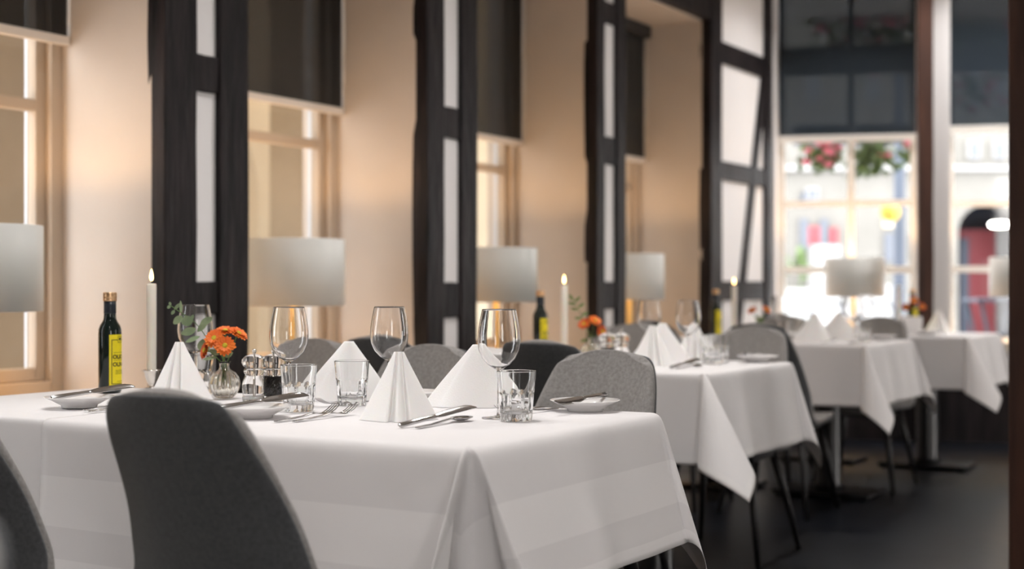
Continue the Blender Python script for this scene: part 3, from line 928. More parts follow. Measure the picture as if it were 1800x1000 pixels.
def make_mill(pepper):
    m = thing('pepper_mill' if pepper else 'salt_mill', (0, 0, 0), 0, '', 'mill')
    body = [(0, 0), (.0265, 0), (.0278, .002), (.0280, .009), (.0262, .0135), (.0275, .022), (.0288, .034), (.0265, .048), (.0222, .057), (.0212, .062), (.0245, .0665), (.0255, .071), (.0230, .0762), (0, .0765)]
    MB().lathe(body, 48).obj('body', M['acrylic'], m)
    MB().lathe([(0, .077), (.0185, .077), (.0260, .0815), (.0295, .090), (.0285, .097), (.0220, .104), (.0105, .1085), (.005, .1095), (0, .1095)], 36).obj('head', M['acrylic'], m)
    MB().lathe([(0, .1095), (.003, .1095), (.0028, .1115), (.0048, .1135), (.0058, .1168), (.0045, .1205), (0, .122)], 24).obj('knob', M['silver'], m)
    MB().lathe([(0, .0045), (.012, .0045), (.012, .009), (.002, .0092), (.0018, .105), (0, .105)], 16).obj('shaft', M['silver'], m)
    r = random.Random(9)
    if pepper:
        mb = MB()
        for z in range(15):
            zz = .0135 + z * .0030
            rmax = .0172
            for q in range(15 if z % 2 else 16):
                a = 2 * PI * q / 15.5 + z * .5; rr = rmax - .0002
                mb.lathe([(0, zz - .0019), (.0017, zz - .0009), (.0017, zz + .0009), (0, zz + .0019)], 6, rr * math.cos(a), rr * math.sin(a))
        mb.lathe([(0, .0110), (.0160, .0110), (.0162, .0555), (0, .0555)], 18)
        o = mb.obj('peppercorns', M['pepper'], m); o['kind'] = 'stuff'; o['label'] = 'black peppercorns filling the mill'
    else:
        o = MB().lathe([(0, .0048), (.0185, .0048), (.0187, .009), (.017, .0115), (0, .012)], 20).obj('salt', M['napkin'], m); o['kind'] = 'stuff'; o['label'] = 'white salt grains in the mill'
    return m
SM = Proto(make_mill(False)); PM = Proto(make_mill(True))

def make_vase():
    def rib(r, z, a):
        k = smoothstep((z - .004) / .012) * smoothstep((.070 - z) / .014)
        return r * (1 + .045 * k * math.cos(a * 18))
    outer = [(0, .0), (.018, .0), (.022, .002), (.030, .012), (.0355, .026), (.0365, .036), (.033, .050), (.025, .061), (.0145, .068), (.0118, .074), (.0122, .082), (.0150, .0875)]
    inner = [(.0140, .0880), (.0110, .082), (.0104, .074), (.0128, .0668), (.0225, .059), (.0300, .049), (.0332, .036), (.0322, .026), (.027, .014), (.018, .007), (0, .006)]
    IN = set(inner)
    return MB().lathe(outer + inner, 108, fn=lambda r, z, a: r if (r, z) in IN else rib(r, z, a)).obj('bud_vase', M['vase_glass'])
VS = Proto(make_vase())

def make_flower(mat, R=.0255, seed=1):
    r = random.Random(seed)
    f = thing('chrysanthemum', (0, 0, 0), 0, '', 'flower')
    mb = MB()
    for ring, (n, L, up) in enumerate(((17, R, .22), (15, R * .84, .42), (12, R * .62, .75))):
        for i in range(n):
            a = 2 * PI * (i + .5 * ring) / n + r.uniform(-.08, .08); l = L * r.uniform(.9, 1.06); w = .0036 * r.uniform(.85, 1.15)
            u_ = up + r.uniform(-.08, .08)
            vs = []; fs = []
            for q, (t, ww) in enumerate(((.12, .45), (.4, .85), (.7, 1.0), (.9, .85), (1.0, .35))):
                x = l * t; z = .004 + u_ * l * t * (1 - .45 * t) + .001 * ring
                for s in (-1, 0, 1):
                    y = s * w * ww; zz = z + (.0012 if s else 0)
                    vs.append((x * math.cos(a) - y * math.sin(a), x * math.sin(a) + y * math.cos(a), zz))
            for q in range(4):
                for s in range(2):
                    fs.append((q * 3 + s, q * 3 + s + 1, q * 3 + s + 4, q * 3 + s + 3))
            mb.add(vs, fs)
    o = mesh('petals', mb.v, mb.f, mat, f)
    MB().lathe([(0, .001), (.0068, .002), (.0085, .006), (.0072, .0098), (.0035, .0118), (0, .0122)], 20).obj('flower_center', M['disc'], f)
    return f
FL = Proto(make_flower(M['petal'])); FR = Proto(make_flower(M['petal_dark'], .024, 3))

NECK = None
def flower(proto, head, foot, label, tilt, group=None, neck=None):
    """head/foot world points; own stem mesh per flower"""
    f = proto.put(head, 0, label, 'flower', group)
    f.rotation_euler = tilt
    bpy.context.view_layer.update()
    inv = f.matrix_basis.inverted()
    h = Vector(head); ft = Vector(foot); m = (h + ft) / 2 + Vector((.004, .004, .006))
    if neck is None: neck = NECK
    if neck is not None:
        m = Vector(neck) + Vector((ft.x - neck[0], ft.y - neck[1], 0)) * .8 + Vector((h.x - neck[0], h.y - neck[1], 0)).normalized() * .003
    MB().tube([inv @ ft, inv @ m, Vector((0, 0, -.006)), Vector((0, 0, .004))], [.0013, .0013, .0014, .003], 8).obj('flower_stem', M['stem'], f)
    return f

def leafmesh(mb, p, d, L, W, n, curl=.1):
    """a leaf from p along d, W wide, facing n"""
    d = Vector(d).normalized(); n = Vector(n).normalized(); s = d.cross(n).normalized(); n = s.cross(d)
    vs = []; fs = []
    prof = [(0, .08), (.15, .62), (.35, .95), (.55, 1.0), (.75, .8), (.92, .42), (1, .04)]
    for t, w in prof:
        for q in (-1, 0, 1):
            vs.append(Vector(p) + d * L * t + s * (q * W * w * .5) + n * ((abs(q) * .10 * W) - curl * L * t * t))
    for i in range(len(prof) - 1):
        for q in range(2):
            fs.append((i * 3 + q, i * 3 + q + 1, i * 3 + q + 4, i * 3 + q + 3))
    mb.add(vs, fs)

RIGHT = Vector((SY, -CY, 0)); FWD = Vector((CY, SY, 0)); UP = Vector((0, 0, 1))

def sprig(name, base, pts, leaves, label, mat, group=None, cat='sprig', tip=None):
    s = thing(name, base, 0, label, cat, group)
    b = Vector(base)
    MB().tube([Vector(p) - b for p in catmull(pts, 14)], .0011, 6).obj('stalk', M['stem'], s)
    mb = MB()
    for p, d, L, W, n in leaves: leafmesh(mb, Vector(p) - b, d, L, W, n)
    mesh('leaves', mb.v, mb.f, mat, s)
    return s

# ---- lamps
def make_lamp():
    l = thing('table_lamp', (0, 0, 0), 0, '', 'lamp')
    H0, H1, R = .289, .549, .200
    # open drum: outer wall, top rim, inner wall
    MB().lathe([(R, H0), (R, H1 - .004), (R - .0015, H1), (R - .004, H1), (R - .005, H1 - .004), (R - .005, H0 + .003), (R - .003, H0)], 72, closed=True).obj('lamp_shade', M['shade'], l)
    MB().lathe([(0, 0), (.075, 0), (.078, .004), (.075, .012), (.03, .016), (.017, .02), (.0155, .03), (.0150, .28), (.0150, .36), (0, .36)], 32).obj('stem', M['brass'], l)
    sp = MB()
    for k in range(3):
        a = 2 * PI * k / 3 + .4
        sp.tube([(.012 * math.cos(a), .012 * math.sin(a), .355), ((R - .003) * math.cos(a), (R - .003) * math.sin(a), .355)], .002, 6)
    sp.obj('shade_ring', M['silver'], l)
    MB().lathe([(0, .36), (.012, .362), (.014, .385), (.012, .392), (0, .394)], 20).obj('socket', M['spot'], l)
    return l
LP = Proto(make_lamp())
LAMPW = 8
def lamp(u, v, z, label, on=True):
    o = LP.put((u, v, z), 0, label, 'lamp', 'pale drum lamps on the window sills')
    if on:
        li = bpy.data.lights.new('lamp_bulb', 'POINT'); li.energy = LAMPW; li.color = (1, .60, .27); li.shadow_soft_size = .035
        lo = bpy.data.objects.new('lamp_bulb', li); link(lo, o); lo.location = (0, 0, .455)
    return o
lamp(2.88, 3.56, SILL, 'pale drum lamp cut by the left picture edge')
lamp(4.38, 3.55, SILL, 'pale drum lamp beside the first pair of black posts, largest whole shade')
lamp(5.87, 3.52, SILL, 'pale drum lamp right of the second pair of black posts, left of an oil bottle')
lamp(7.35, 3.52, SILL, 'pale drum lamp right of the third pair of black posts, in the fourth niche')
def far_lamp(px, o, label):
    t, d = far_t(px, o); p = O2 + ex * t + nx * o
    lamp(p.x, p.y, .66, label)
far_lamp(1502, .19, 'pale drum lamp before the left far window')
far_lamp(1795, .19, 'pale drum lamp before the right far window, cut by the brown post')
# risers so the far lamps stand level with the others
struct(MB().box(tA0 + .2, tP0 - .05, -.05, .40, FS, .66).obj('sill_ledge_1', M['sill'], smooth=False, bevel=.004, loc=(O2.x, O2.y, 0), rot=(0, 0, RZ2)), 'raised ledge on the sill of the left far window')
struct(MB().box(tB0 + .2, tB1 - .02, -.05, .40, FS, .66).obj('sill_ledge_2', M['sill'], smooth=False, bevel=.004, loc=(O2.x, O2.y, 0), rot=(0, 0, RZ2)), 'raised ledge on the sill of the right far window')

# ------------------------------------------------------------------ laying the front table
def ontab(px, py, z):
    d = F * (EYE - z) / (py - HZ); u, v = at(px, d); return (u, v, z)
V0 = -YAW
def deg(a): return math.radians(a)
FACE = YAW - PI / 2       # rotation that turns a thing's -y side to the eye
GW = 'wine glasses of the front table'; GT = 'water tumblers of the front table'; GN = 'folded napkins of the front table'
z1 = TOP1
WG.put((2.70, 2.505, TOP1), 0, 'wine glass left of all, behind the orange flowers and eucalyptus', 'glass', GW)
WG.put((2.500, 2.040, z1), 0, 'wine glass standing between the salt and pepper mills and a tumbler', 'glass', GW)
WG.put((2.655, 1.875, z1), 0, 'wine glass directly behind the upright napkin in the middle of the front table', 'glass', GW)
WG.put((2.480, 1.480, z1), 0, 'wine glass nearest the aisle, its stem behind a water tumbler', 'glass', GW)
TB.put((2.395, 1.928, z1), .3, 'water tumbler in front of the pepper mill, right of the mills', 'glass', GT)
TB.put((2.580, 1.925, z1), .1, 'water tumbler left of the upright napkin, fork handle beside it', 'glass', GT)
TB.put((2.442, 1.417, z1), .5, 'water tumbler nearest the aisle at the front table, largest', 'glass', GT)
TB.put((2.62, 2.42, TOP1), .2, 'water tumbler hidden behind the flower vase', 'glass', GT)
NP.put((2.345, 1.632, z1), FACE + deg(3), 'upright white napkin with open centre pleat, foremost on the front table', 'napkin', GN)
NP.put((2.50, 2.37, TOP1), FACE + deg(-8), 'white napkin behind the nearest chair back, left of the vase', 'napkin', GN)
NS.put((2.69, 2.015, z1), FACE + deg(12), 'white napkin seen through the wine glass and tumbler right of the mills', 'napkin', GN)
NS.put((2.690, 1.660, z1), FACE + deg(2), 'white napkin behind the wine glass nearest the aisle', 'napkin', GN)
# bread plates with a knife each
GP = 'bread plates of the front table'
def plate(u, v, z, label, group):
    PL.put((u, v, z), 0, label, 'plate', group)
plate(2.235, 2.415, TOP1, 'white bread plate at far left of the front table, knife on it', GP)
plate(2.235, 1.915, z1, 'white bread plate half hidden by the nearest chair, knife on it', GP)
plate(2.715, 1.405, z1, 'white bread plate at the back aisle corner of the front table', GP)
plate(2.735, 1.865, z1, 'white bread plate peeping out behind the upright napkin', GP)
GK = 'steel knives of the front table'; GF = 'steel forks of the front table'
def lay(proto, p0, ang, pitch, roll, label, cat, group):
    """p0 = end of the handle; ang = heading on the table; pitch lifts the far end; roll about its own length"""
    o = proto.put(p0, 0, label, cat, group)
    o.rotation_mode = 'XYZ'
    m = Matrix.Rotation(ang, 4, 'Z') @ Matrix.Rotation(-pitch, 4, 'Y') @ Matrix.Rotation(roll, 4, 'X')
    o.rotation_euler = m.to_euler()
    return o
lay(KN, (2.165, 2.430, TOP1 + .022), deg(-8), deg(4), deg(42), 'steel knife lying across the left bread plate', 'knife', GK)
lay(KN, (2.165, 1.945, z1 + .022), deg(-14), deg(4), deg(42), 'steel knife lying across the bread plate beside the nearest chair', 'knife', GK)
lay(KN, (2.80, 1.398, z1 + .0285), deg(178), deg(-1), deg(-50), 'steel knife lying across the bread plate at the back aisle corner', 'knife', GK)
lay(SP, (2.212, 1.500, z1), deg(3), 0, 0, 'steel spoon lying under the propped knife', 'spoon', None)
lay(KN, (2.205, 1.537, z1 + .002), deg(-9), deg(6), deg(32), 'steel knife right of the upright napkin, blade raised on a spoon', 'knife', GK)
lay(FK, (2.172, 1.808, z1), deg(2), 0, 0, 'front steel fork of a pair left of the upright napkin', 'fork', GF)
lay(FK, (2.195, 1.780, z1), deg(1), 0, 0, 'rear steel fork of a pair left of the upright napkin', 'fork', GF)
lay(FK, (2.70, 1.930, z1), deg(172), 0, 0, 'steel fork with its handle passing behind the middle tumbler', 'fork', GF)
lay(FK, (2.72, 1.475, z1), deg(180), 0, 0, 'steel fork between the aisle tumbler and the back corner plate, nearer', 'fork', GF)
lay(FK, (2.735, 1.515, z1), deg(181), 0, 0, 'steel fork between the aisle tumbler and the back corner plate, farther', 'fork', GF)
lay(FK, (2.165, 2.325, TOP1), deg(3), 0, 0, 'steel fork beside the left bread plate, near its rim', 'fork', GF)
lay(FK, (2.150, 2.295, TOP1), deg(3), 0, 0, 'steel fork running behind the nearest chair back beside the left plate', 'fork', GF)

# bottle: the label starts in line with the eye and runs round to the right
def bottle(u, v, z, label, turn=-2):
    a = math.atan2(-v, -u) + deg(turn)
    BT.put((u, v, z), a, label, 'bottle', 'oil bottles')
bottle(2.590, 2.690, TOP1 - .001, 'dark olive oil bottle with yellow label on the front table', -4)
HC = .0345
CHo.put((2.735, 2.690, TOP1), 0, 'silver candle holder on the front table behind the left napkin', 'candle holder', 'candle holders')
CD.put((2.735, 2.690, TOP1 + HC), 0, 'tall burning white candle on the front table right of the oil bottle', 'candle', 'candles')
SM.put((2.560, 2.192, z1), 0, 'clear salt mill nearer the flower vase on the front table', 'mill', 'clear mills')
PM.put((2.588, 2.158, z1), 0, 'clear mill full of black peppercorns on the front table', 'mill', 'clear mills')
vu, vv = 2.590, 2.310
VS.put((vu, vv, TOP1), 0, 'round ribbed glass bud vase holding flowers on the front table', 'vase', 'bud vases')
V = Vector((vu, vv, TOP1))
def rel(px, py, dd=0.):
    d = vu * CY + vv * SY + dd
    u, v = at(px, d); return Vector((u, v, hz(py, d)))
tiltto = lambda yaw, el: Matrix.Rotation(YAW + PI + deg(yaw), 3, 'Z').to_4x4() @ Matrix.Rotation(deg(90 - el), 4, 'Y')
def tl(yaw, el): return tiltto(yaw, el).to_euler()
NECK = V + Vector((0, 0, .083))
GFl = 'orange chrysanthemums of the front vase'
foot = V + Vector((0, 0, .030))
flower(FL, rel(379, 597, -.012), foot + Vector((.004, 0, 0)), 'orange chrysanthemum facing forward at left of the bunch in the front vase', tl(-18, 30), GFl)
flower(FL, rel(396, 609, -.034), foot + Vector((-.004, .004, 0)), 'orange chrysanthemum lowest and nearest in the front vase bunch', tl(5, 18), GFl)
flower(FL, rel(417, 590, .0), foot + Vector((0, -.004, 0)), 'orange chrysanthemum at the right of the bunch, turned half up', tl(60, 52), GFl)
flower(FL, rel(396, 586, .03), foot + Vector((.003, .003, 0)), 'orange chrysanthemum at the back of the bunch in the front vase', tl(10, 70), GFl)
flower(FR, rel(365, 617, .0), foot + Vector((.002, .004, .0)), 'half open rust coloured bloom low at left of the front vase bunch', tl(-60, 15), GFl)
# eucalyptus
ep = [rel(388, 640, .03), rel(372, 606, .03), rel(346, 570, .035), rel(322, 552, .03), rel(298, 536, .025)]
n_ = -FWD
lv = []
for px, py, dx, dy, L, W, fc in ((345, 578, -.9, -.30, 28, 14, .2), (352, 570, .8, .45, 24, 12, .3), (332, 560, -.35, -.7, 0, 0, 0)):
    if L: lv.append((rel(px, py), RIGHT * dx + UP * dy, L * .00138, W * .00138, n_ + RIGHT * fc))
def lf(px, py, dx, dy, L, W, fr=0., fu=.2):
    lv.append((rel(px, py, .03), RIGHT * dx + UP * dy, L * .00136, W * .00136, n_ + RIGHT * fr + UP * fu))
lf(352, 592, -.95, -.30, 28, 11, .2, .9); lf(356, 596, .2, -1, 24, 23, .1); lf(364, 600, -.1, -.9, 20, 15, -.3)
lf(321, 555, -.75, -.65, 22, 13, .2); lf(326, 555, .35, -.95, 19, 22, .0); lf(336, 562, .4, .9, 10, 6, .6)
lf(318, 551, .0, 1, 23, 6, .8); lf(306, 544, .75, .75, 16, 6, .5); lf(307, 545, -.6, -.8, 10, 6, .2)
lf(347, 583, .65, .72, 28, 11, .4); lf(300, 537, -.5, -.4, 8, 6, 0); lf(300, 537, -.2, .6, 7, 5, 0)
lf(382, 628, -.9, -.10, 26, 8, .2, .9); lf(385, 624, -.7, .4, 20, 9, .2); lf(396, 628, .5, .35, 16, 9, .1)
sprig('eucalyptus_sprig', V + Vector((0, 0, .03)), [V + Vector((0, 0, .03)), V + Vector((0, 0, .09))] + ep[1:], lv, 'grey-green eucalyptus sprig leaning left out of the front vase', M['euca'])

# ------------------------------------------------------------------ second table
z = TOP
G2 = ' of the second table'
bottle(4.75, 2.65, z, 'dark olive oil bottle with yellow label on the second table', 0)
CHo.put((4.70, 2.52, z), 0, 'silver candle holder on the second table right of the oil bottle', 'candle holder', 'candle holders')
CD.put((4.70, 2.52, z + HC), 0, 'burning white candle on the second table right of the oil bottle', 'candle', 'candles')
VS.put((4.56, 2.335, z), 0, 'small glass bud vase with rust flowers on the second table', 'vase', 'bud vases')
v2 = Vector((4.56, 2.335, z))
def relp(base, px, py, dd=0.):
    d = base.x * CY + base.y * SY + dd; u, v = at(px, d); return Vector((u, v, hz(py, d)))
NECK = v2 + Vector((0, 0, .083))
flower(FR, relp(v2, 1028, 571, -.02), v2 + Vector((0, 0, .03)), 'rust red bloom at left in the vase of the second table', tl(-30, 30), 'rust blooms of the second table')
flower(FL, relp(v2, 1045, 566, 0), v2 + Vector((.003, 0, .03)), 'orange bloom at right in the vase of the second table', tl(30, 45), 'rust blooms of the second table')
flower(FR, relp(v2, 1056, 583, -.02), v2 + Vector((0, .003, .03)), 'rust bloom lowest at right in the vase of the second table', tl(40, 10), 'rust blooms of the second table')
lv2 = []
ep2 = [relp(v2, 1036, 610), relp(v2, 1030, 575, .04), relp(v2, 1020, 550, .05), relp(v2, 1008, 528, .05)]
for px, py, dx, dy in ((1024, 560, -.9, .1), (1022, 555, .9, .5), (1017, 545, -.9, .2), (1016, 541, .8, .6), (1012, 536, -.9, .3), (1010, 531, .7, .7), (1033, 590, .8, -.2), (1034, 596, -.8, -.2), (1008, 529, -.5, .8)):
    lv2.append((relp(v2, px, py, .05 if py < 580 else .03), RIGHT * dx + UP * dy, .030, .011, -FWD + UP * .4))
sprig('fern_sprig', v2 + Vector((0, 0, .03)), [v2 + Vector((0, 0, .03)), v2 + Vector((0, 0, .09))] + ep2[1:], lv2, 'feathery green sprig leaning left in the vase of the second table', M['leaf'])
WG.put((4.74, 2.19, z), 0, 'left wine glass on the second table, behind its clear mills', 'glass', 'wine glasses' + G2)
WG.put((4.60, 1.975, z), 0, 'right wine glass on the second table, over a white napkin', 'glass', 'wine glasses' + G2)
SM.put((4.45, 2.16, z), 0, 'clear salt mill on the second table behind the grey corner chair', 'mill', 'clear mills')
PM.put((4.40, 2.19, z), 0, 'clear pepper mill on the second table, only its dark filling showing', 'mill', 'clear mills')
NP.put((4.40, 2.02, z), FACE + deg(4), 'white napkin on the second table rising above the grey corner chair', 'napkin', 'napkins' + G2)
NP.put((4.79, 2.03, z), FACE + deg(8), 'white napkin on the second table below its right wine glass', 'napkin', 'napkins' + G2)
NS.put((4.66, 2.10, z), FACE + deg(0), 'white napkin on the second table between its two wine glasses', 'napkin', 'napkins' + G2)
TB.put((4.60, 1.885, z), .3, 'water tumbler on the second table, left of a pair beside the napkin', 'glass', 'tumblers' + G2)
TB.put((4.71, 1.905, z), .1, 'water tumbler on the second table, right of a pair beside the napkin', 'glass', 'tumblers' + G2)
plate(4.80, 1.795, z, 'white bread plate on the second table before the grey aisle chair', 'plates' + G2)
lay(KN, (4.86, 1.80, z + .027), deg(180), deg(1), deg(40), 'steel knife lying across the bread plate on the second table', 'knife', 'cutlery' + G2)
lay(KN, (4.27, 1.90, z + .002), deg(-4), deg(5), deg(40), 'steel knife with raised dark blade on the second table', 'knife', 'cutlery' + G2)
lay(SP, (4.27, 1.875, z), deg(0), 0, 0, 'steel spoon lying beside the raised knife on the second table', 'spoon', None)

# ------------------------------------------------------------------ third table
bottle(6.83, 2.78, z, 'olive oil bottle on the third table against the last black post', 0)
CHo.put((6.78, 2.66, z), 0, 'silver candle holder on the third table before the braced panel', 'candle holder', 'candle holders')
CD.put((6.78, 2.66, z + HC), 0, 'burning candle on the third table before the white braced panel', 'candle', 'candles')
v3 = Vector((6.75, 2.52, z))
VS.put(v3, 0, 'small bud vase on the third table behind the grey aisle chair', 'vase', 'bud vases')
NECK = v3 + Vector((0, 0, .083))
flower(FR, relp(v3, 1323, 547, 0), v3 + Vector((0, 0, .03)), 'rust bloom at left in the vase of the third table', tl(-40, 40), 'blooms of the third table')
flower(FL, relp(v3, 1346, 546, 0), v3 + Vector((.003, 0, .03)), 'orange bloom at right in the vase of the third table', tl(40, 45), 'blooms of the third table')
lv3 = [(relp(v3, 1335, 562, .03), RIGHT * a + UP * b, .03, .016, -FWD) for a, b in ((-.5, .6), (.6, .5), (.1, -.8), (-.5, -.5), (.5, -.4))]
sprig('leafy_sprig', v3 + Vector((0, 0, .03)), [v3 + Vector((0, 0, .03)), v3 + Vector((0, 0, .09)), relp(v3, 1332, 545, .035), relp(v3, 1326, 530, .035)], lv3, 'dark green leaves in the vase of the third table', M['leaf'])
NS.put((6.72, 2.22, z), FACE + deg(20), 'pinkish white napkin on the third table, left one of two', 'napkin', 'napkins of the third table')
NS.put((7.02, 2.19, z), FACE + deg(-10), 'pinkish white napkin on the third table, right one of two', 'napkin', 'napkins of the third table')
WG.put((6.86, 2.45, z), 0, 'wine glass on the third table above the grey aisle chair', 'glass', 'wine glasses of the third table')
WG.put((6.70, 2.02, z), 0, 'wine glass on the third table below the far lamp', 'glass', 'wine glasses of the third table')
TB.put((6.86, 2.02, z), 0, 'water tumbler on the third table before a dark chair', 'glass', 'tumblers of the third table')
TB.put((6.98, 2.42, z), 0, 'water tumbler on the third table behind the left napkin', 'glass', 'tumblers of the third table')
plate(7.08, 1.99, z, 'white bread plate at the back aisle corner of the third table', 'plates of the third table')
lay(KN, (6.52, 1.99, z), deg(0), 0, deg(20), 'steel knife on the third table near its front edge', 'knife', 'cutlery of the third table')
lay(FK, (6.52, 2.12, z), deg(0), 0, 0, 'steel fork on the third table near its front edge', 'fork', 'cutlery of the third table')

# ------------------------------------------------------------------ fourth table
sv = tag(MB().lathe([(0, 0), (.0778, 0), (.0778, .10), (.0700, .10), (.0700, .012), (0, .012)], 4).obj('square_vase', M['porcelain'], smooth=False, bevel=.004), 'square white vase with orange flowers on the farthest table', 'vase')
u4, v4 = 8.02, 2.10
sv.location = (u4, v4, z); sv.rotation_euler = (0, 0, YAW + PI / 4)
v4b = Vector((u4, v4, z + .03))
NECK = v4b + Vector((0, 0, .075))
for i, (px, py, dd, lab) in enumerate(((1592, 541, -.02, 'orange bloom at left above the square white vase'), (1606, 529, .0, 'orange bloom topmost above the square white vase'), (1620, 540, .0, 'orange bloom at right above the square white vase'))):
    flower(FL if i % 2 else FR, relp(v4b, px, py, dd), v4b + Vector((.004 * i - .006, 0, .0)), lab, tl(-15 + 15 * i, 28), 'blooms of the farthest table')
bottle(8.12, 2.11, z, 'oil bottle on the farthest table behind the square white vase', 0)
CHo.put((8.20, 2.21, z), 0, 'candle holder on the farthest table behind the square white vase', 'candle holder', 'candle holders')
cu, cv = 8.20, 2.21
c4 = CD.put((cu, cv, z + HC), 0, 'unlit white candle on the farthest table before the brown oak post', 'candle', 'candles')
for ch in list(c4.children):
    if ch.name.startswith('flame'): bpy.data.objects.remove(ch)
NP.put((8.20, 1.985, z), FACE, 'cone shaped white napkin on the farthest table', 'napkin', 'napkins of the farthest table')
plate(7.90, 1.97, z, 'white bread plate on the farthest table before the cone napkin', 'plates of the farthest table')
WG.put((7.95, 2.33, z), 0, 'wine glass on the farthest table left of the square vase', 'glass', 'glasses of the farthest table')

# ------------------------------------------------------------------ outdoors, left: an arcade beyond the window wall
struct(box('wall_arcade', .5, 11.5, 6.6, 6.75, -.2, 4.2, M['stone_dark'], bevel=0), 'warm stone wall across the passage outside')
struct(box('floor_arcade', .5, 8.9, 4.25, 6.6, -.2, -.1, M['street'], bevel=0))
struct(box('arcade_sky_shield', .5, 11.5, 4.25, 6.6, 3.6, 3.8, M['stone'], bevel=0))  # unseen roof added to keep sky light off the arcade
def arch_slab(n, a, b, c, r, zs):
    pts = [(a, 3.6), (a, -.1)]
    if c - r > a: pts += [(c - r, -.1), (c - r, zs)]
    k = 20
    for i in range(1, k):
        q = PI - PI * i / k
        pts.append((c + r * math.cos(q), zs + r * math.sin(q)))
    pts += [(c + r, zs), (c + r, -.1), (b, -.1), (b, 3.6)]
    o = MB().prism(pts, 5.6, 5.85).obj('wall_arch_%d' % n, M['stone'], smooth=False)
    bm = bmesh.new(); bm.from_mesh(o.data); bmesh.ops.triangulate(bm, faces=[f for f in bm.faces if len(f.verts) > 4]); bm.to_mesh(o.data); bm.free()
    struct(o, 'warm lit stone arch outside the window')
arch_slab(1, 3.30, 4.66, 3.98, .56, 1.55)
arch_slab(2, 5.32, 6.68, 6.00, .58, 1.55)
arch_slab(3, 8.30, 9.66, 8.6, .25, 1.55)

# ------------------------------------------------------------------ outdoors, far side: a street front
def ori(o, px, d, z=0.):
    u, v = at(px, d); o.location = (u, v, z); o.rotation_euler = (0, 0, YAW - PI / 2); return o
struct(MB().add([(9.9, -25, -.02), (48, -25, -.02), (48, 30, -.02), (9.9, 30, -.02)], [(0, 1, 2, 3)]).obj('street', M['street'], smooth=False), 'bright paving of the street')
DF = 22.0
def X(px): return (px - 1560) / F * DF
def Zf(py): return EYE - (py - HZ) * DF / F
b = tag(empty('street_building'), 'pale building across the street seen through the far windows', 'building'); ori(b, 1560, DF)
wb = MB()
# wall with an arched passage
ax0, ax1, az = X(1684), X(1796), Zf(408)
rr = (ax1 - ax0) / 2; axc = (ax0 + ax1) / 2
pts = [(-9, 7.5), (-9, -.3), (ax0, -.3), (ax0, az)] + [(axc + rr * math.cos(PI - PI * i / 16), az + rr * .9 * math.sin(PI * i / 16)) for i in range(1, 16)] + [(ax1, az), (ax1, -.3), (9, -.3), (9, 7.5)]
wb.prism(pts, 0, .5)
o = wb.obj('facade_wall', M['facade'], b, smooth=False)
bm = bmesh.new(); bm.from_mesh(o.data); bmesh.ops.triangulate(bm, faces=[f for f in bm.faces if len(f.verts) > 4]); bm.to_mesh(o.data); bm.free()
MB().box(ax0 - .6, ax1 + 3, 1.9, 2.05, -.3, az + rr + .5).box(ax0 - .6, ax0 - .45, .5, 1.9, -.3, az + rr + .5).box(ax1 + 2.85, ax1 + 3, .5, 1.9, -.3, az + rr + .5).box(ax0 - .6, ax1 + 3, .5, 1.9, az + rr + .3, az + rr + .45).obj('passage_back', M['bluegrey'], b, smooth=False)
MB().box(X(1722), X(1800), 1.3, 1.55, -.3, Zf(398)).obj('red_door', M['red'], b, smooth=False)
MB().box(X(1730), X(1745), 1.15, 1.29, -.3, Zf(415)).obj('door_opening', M['bluegrey'], b, smooth=False)
MB().box(X(1700), X(1713), .9, 1.2, -.3, Zf(400)).obj('pale_pillar', M['outer_frame'], b, smooth=False)
MB().box(-9, 9, -.12, 0, Zf(300), Zf(292)).obj('cornice', M['facade_trim'], b, smooth=False)
for px0, px1, y0, y1 in ((1700, 1722, 248, 280), (1744, 1766, 248, 280), (1415, 1438, 330, 352), (1640, 1662, 248, 280), (1700, 1722, 120, 190), (1744, 1766, 120, 190), (1415, 1440, 100, 180), (1520, 1545, 100, 180), (1600, 1622, 100, 180)):
    wf = MB().box(X(px0), X(px1), -.06, 0, Zf(y1), Zf(y0)).obj('window_frame', M['facade_trim'], b, smooth=False)
    q = (X(px1) - X(px0)) * .13
    MB().box(X(px0) + q, X(px0) + q * 3.4, -.08, -.06, Zf(y1) + q, Zf(y0) - q).box(X(px1) - q * 3.4, X(px1) - q, -.08, -.06, Zf(y1) + q, Zf(y0) - q).obj('window_pane', M['shopglass'], wf, smooth=False)
# shop front left
for px0, px1, y0, y1, mt in ((1408, 1432, 340, 352, 'bluegrey'), (1440, 1455, 385, 470, 'shopglass'), (1458, 1472, 400, 436, 'red'), (1405, 1420, 385, 440, 'shopglass'), (1420, 1440, 398, 432, 'red'), (1552, 1570, 388, 400, 'stone'), (1554, 1568, 410, 460, 'shopglass'), (1600, 1622, 410, 460, 'shopglass')):
    MB().box(X(px0), X(px1), -.05, 0, Zf(y1), Zf(y0)).obj('shop_panel', M[mt], b, smooth=False)
MB().box(X(1420), X(1465), -.5, -.05, -.3, Zf(432)).obj('shop_counter', M['facade_trim'], b, smooth=False)
MB().box(X(1480), X(1560), -.25, 0, -.3, Zf(500)).obj('plinth', M['facade_trim'], b, smooth=False)

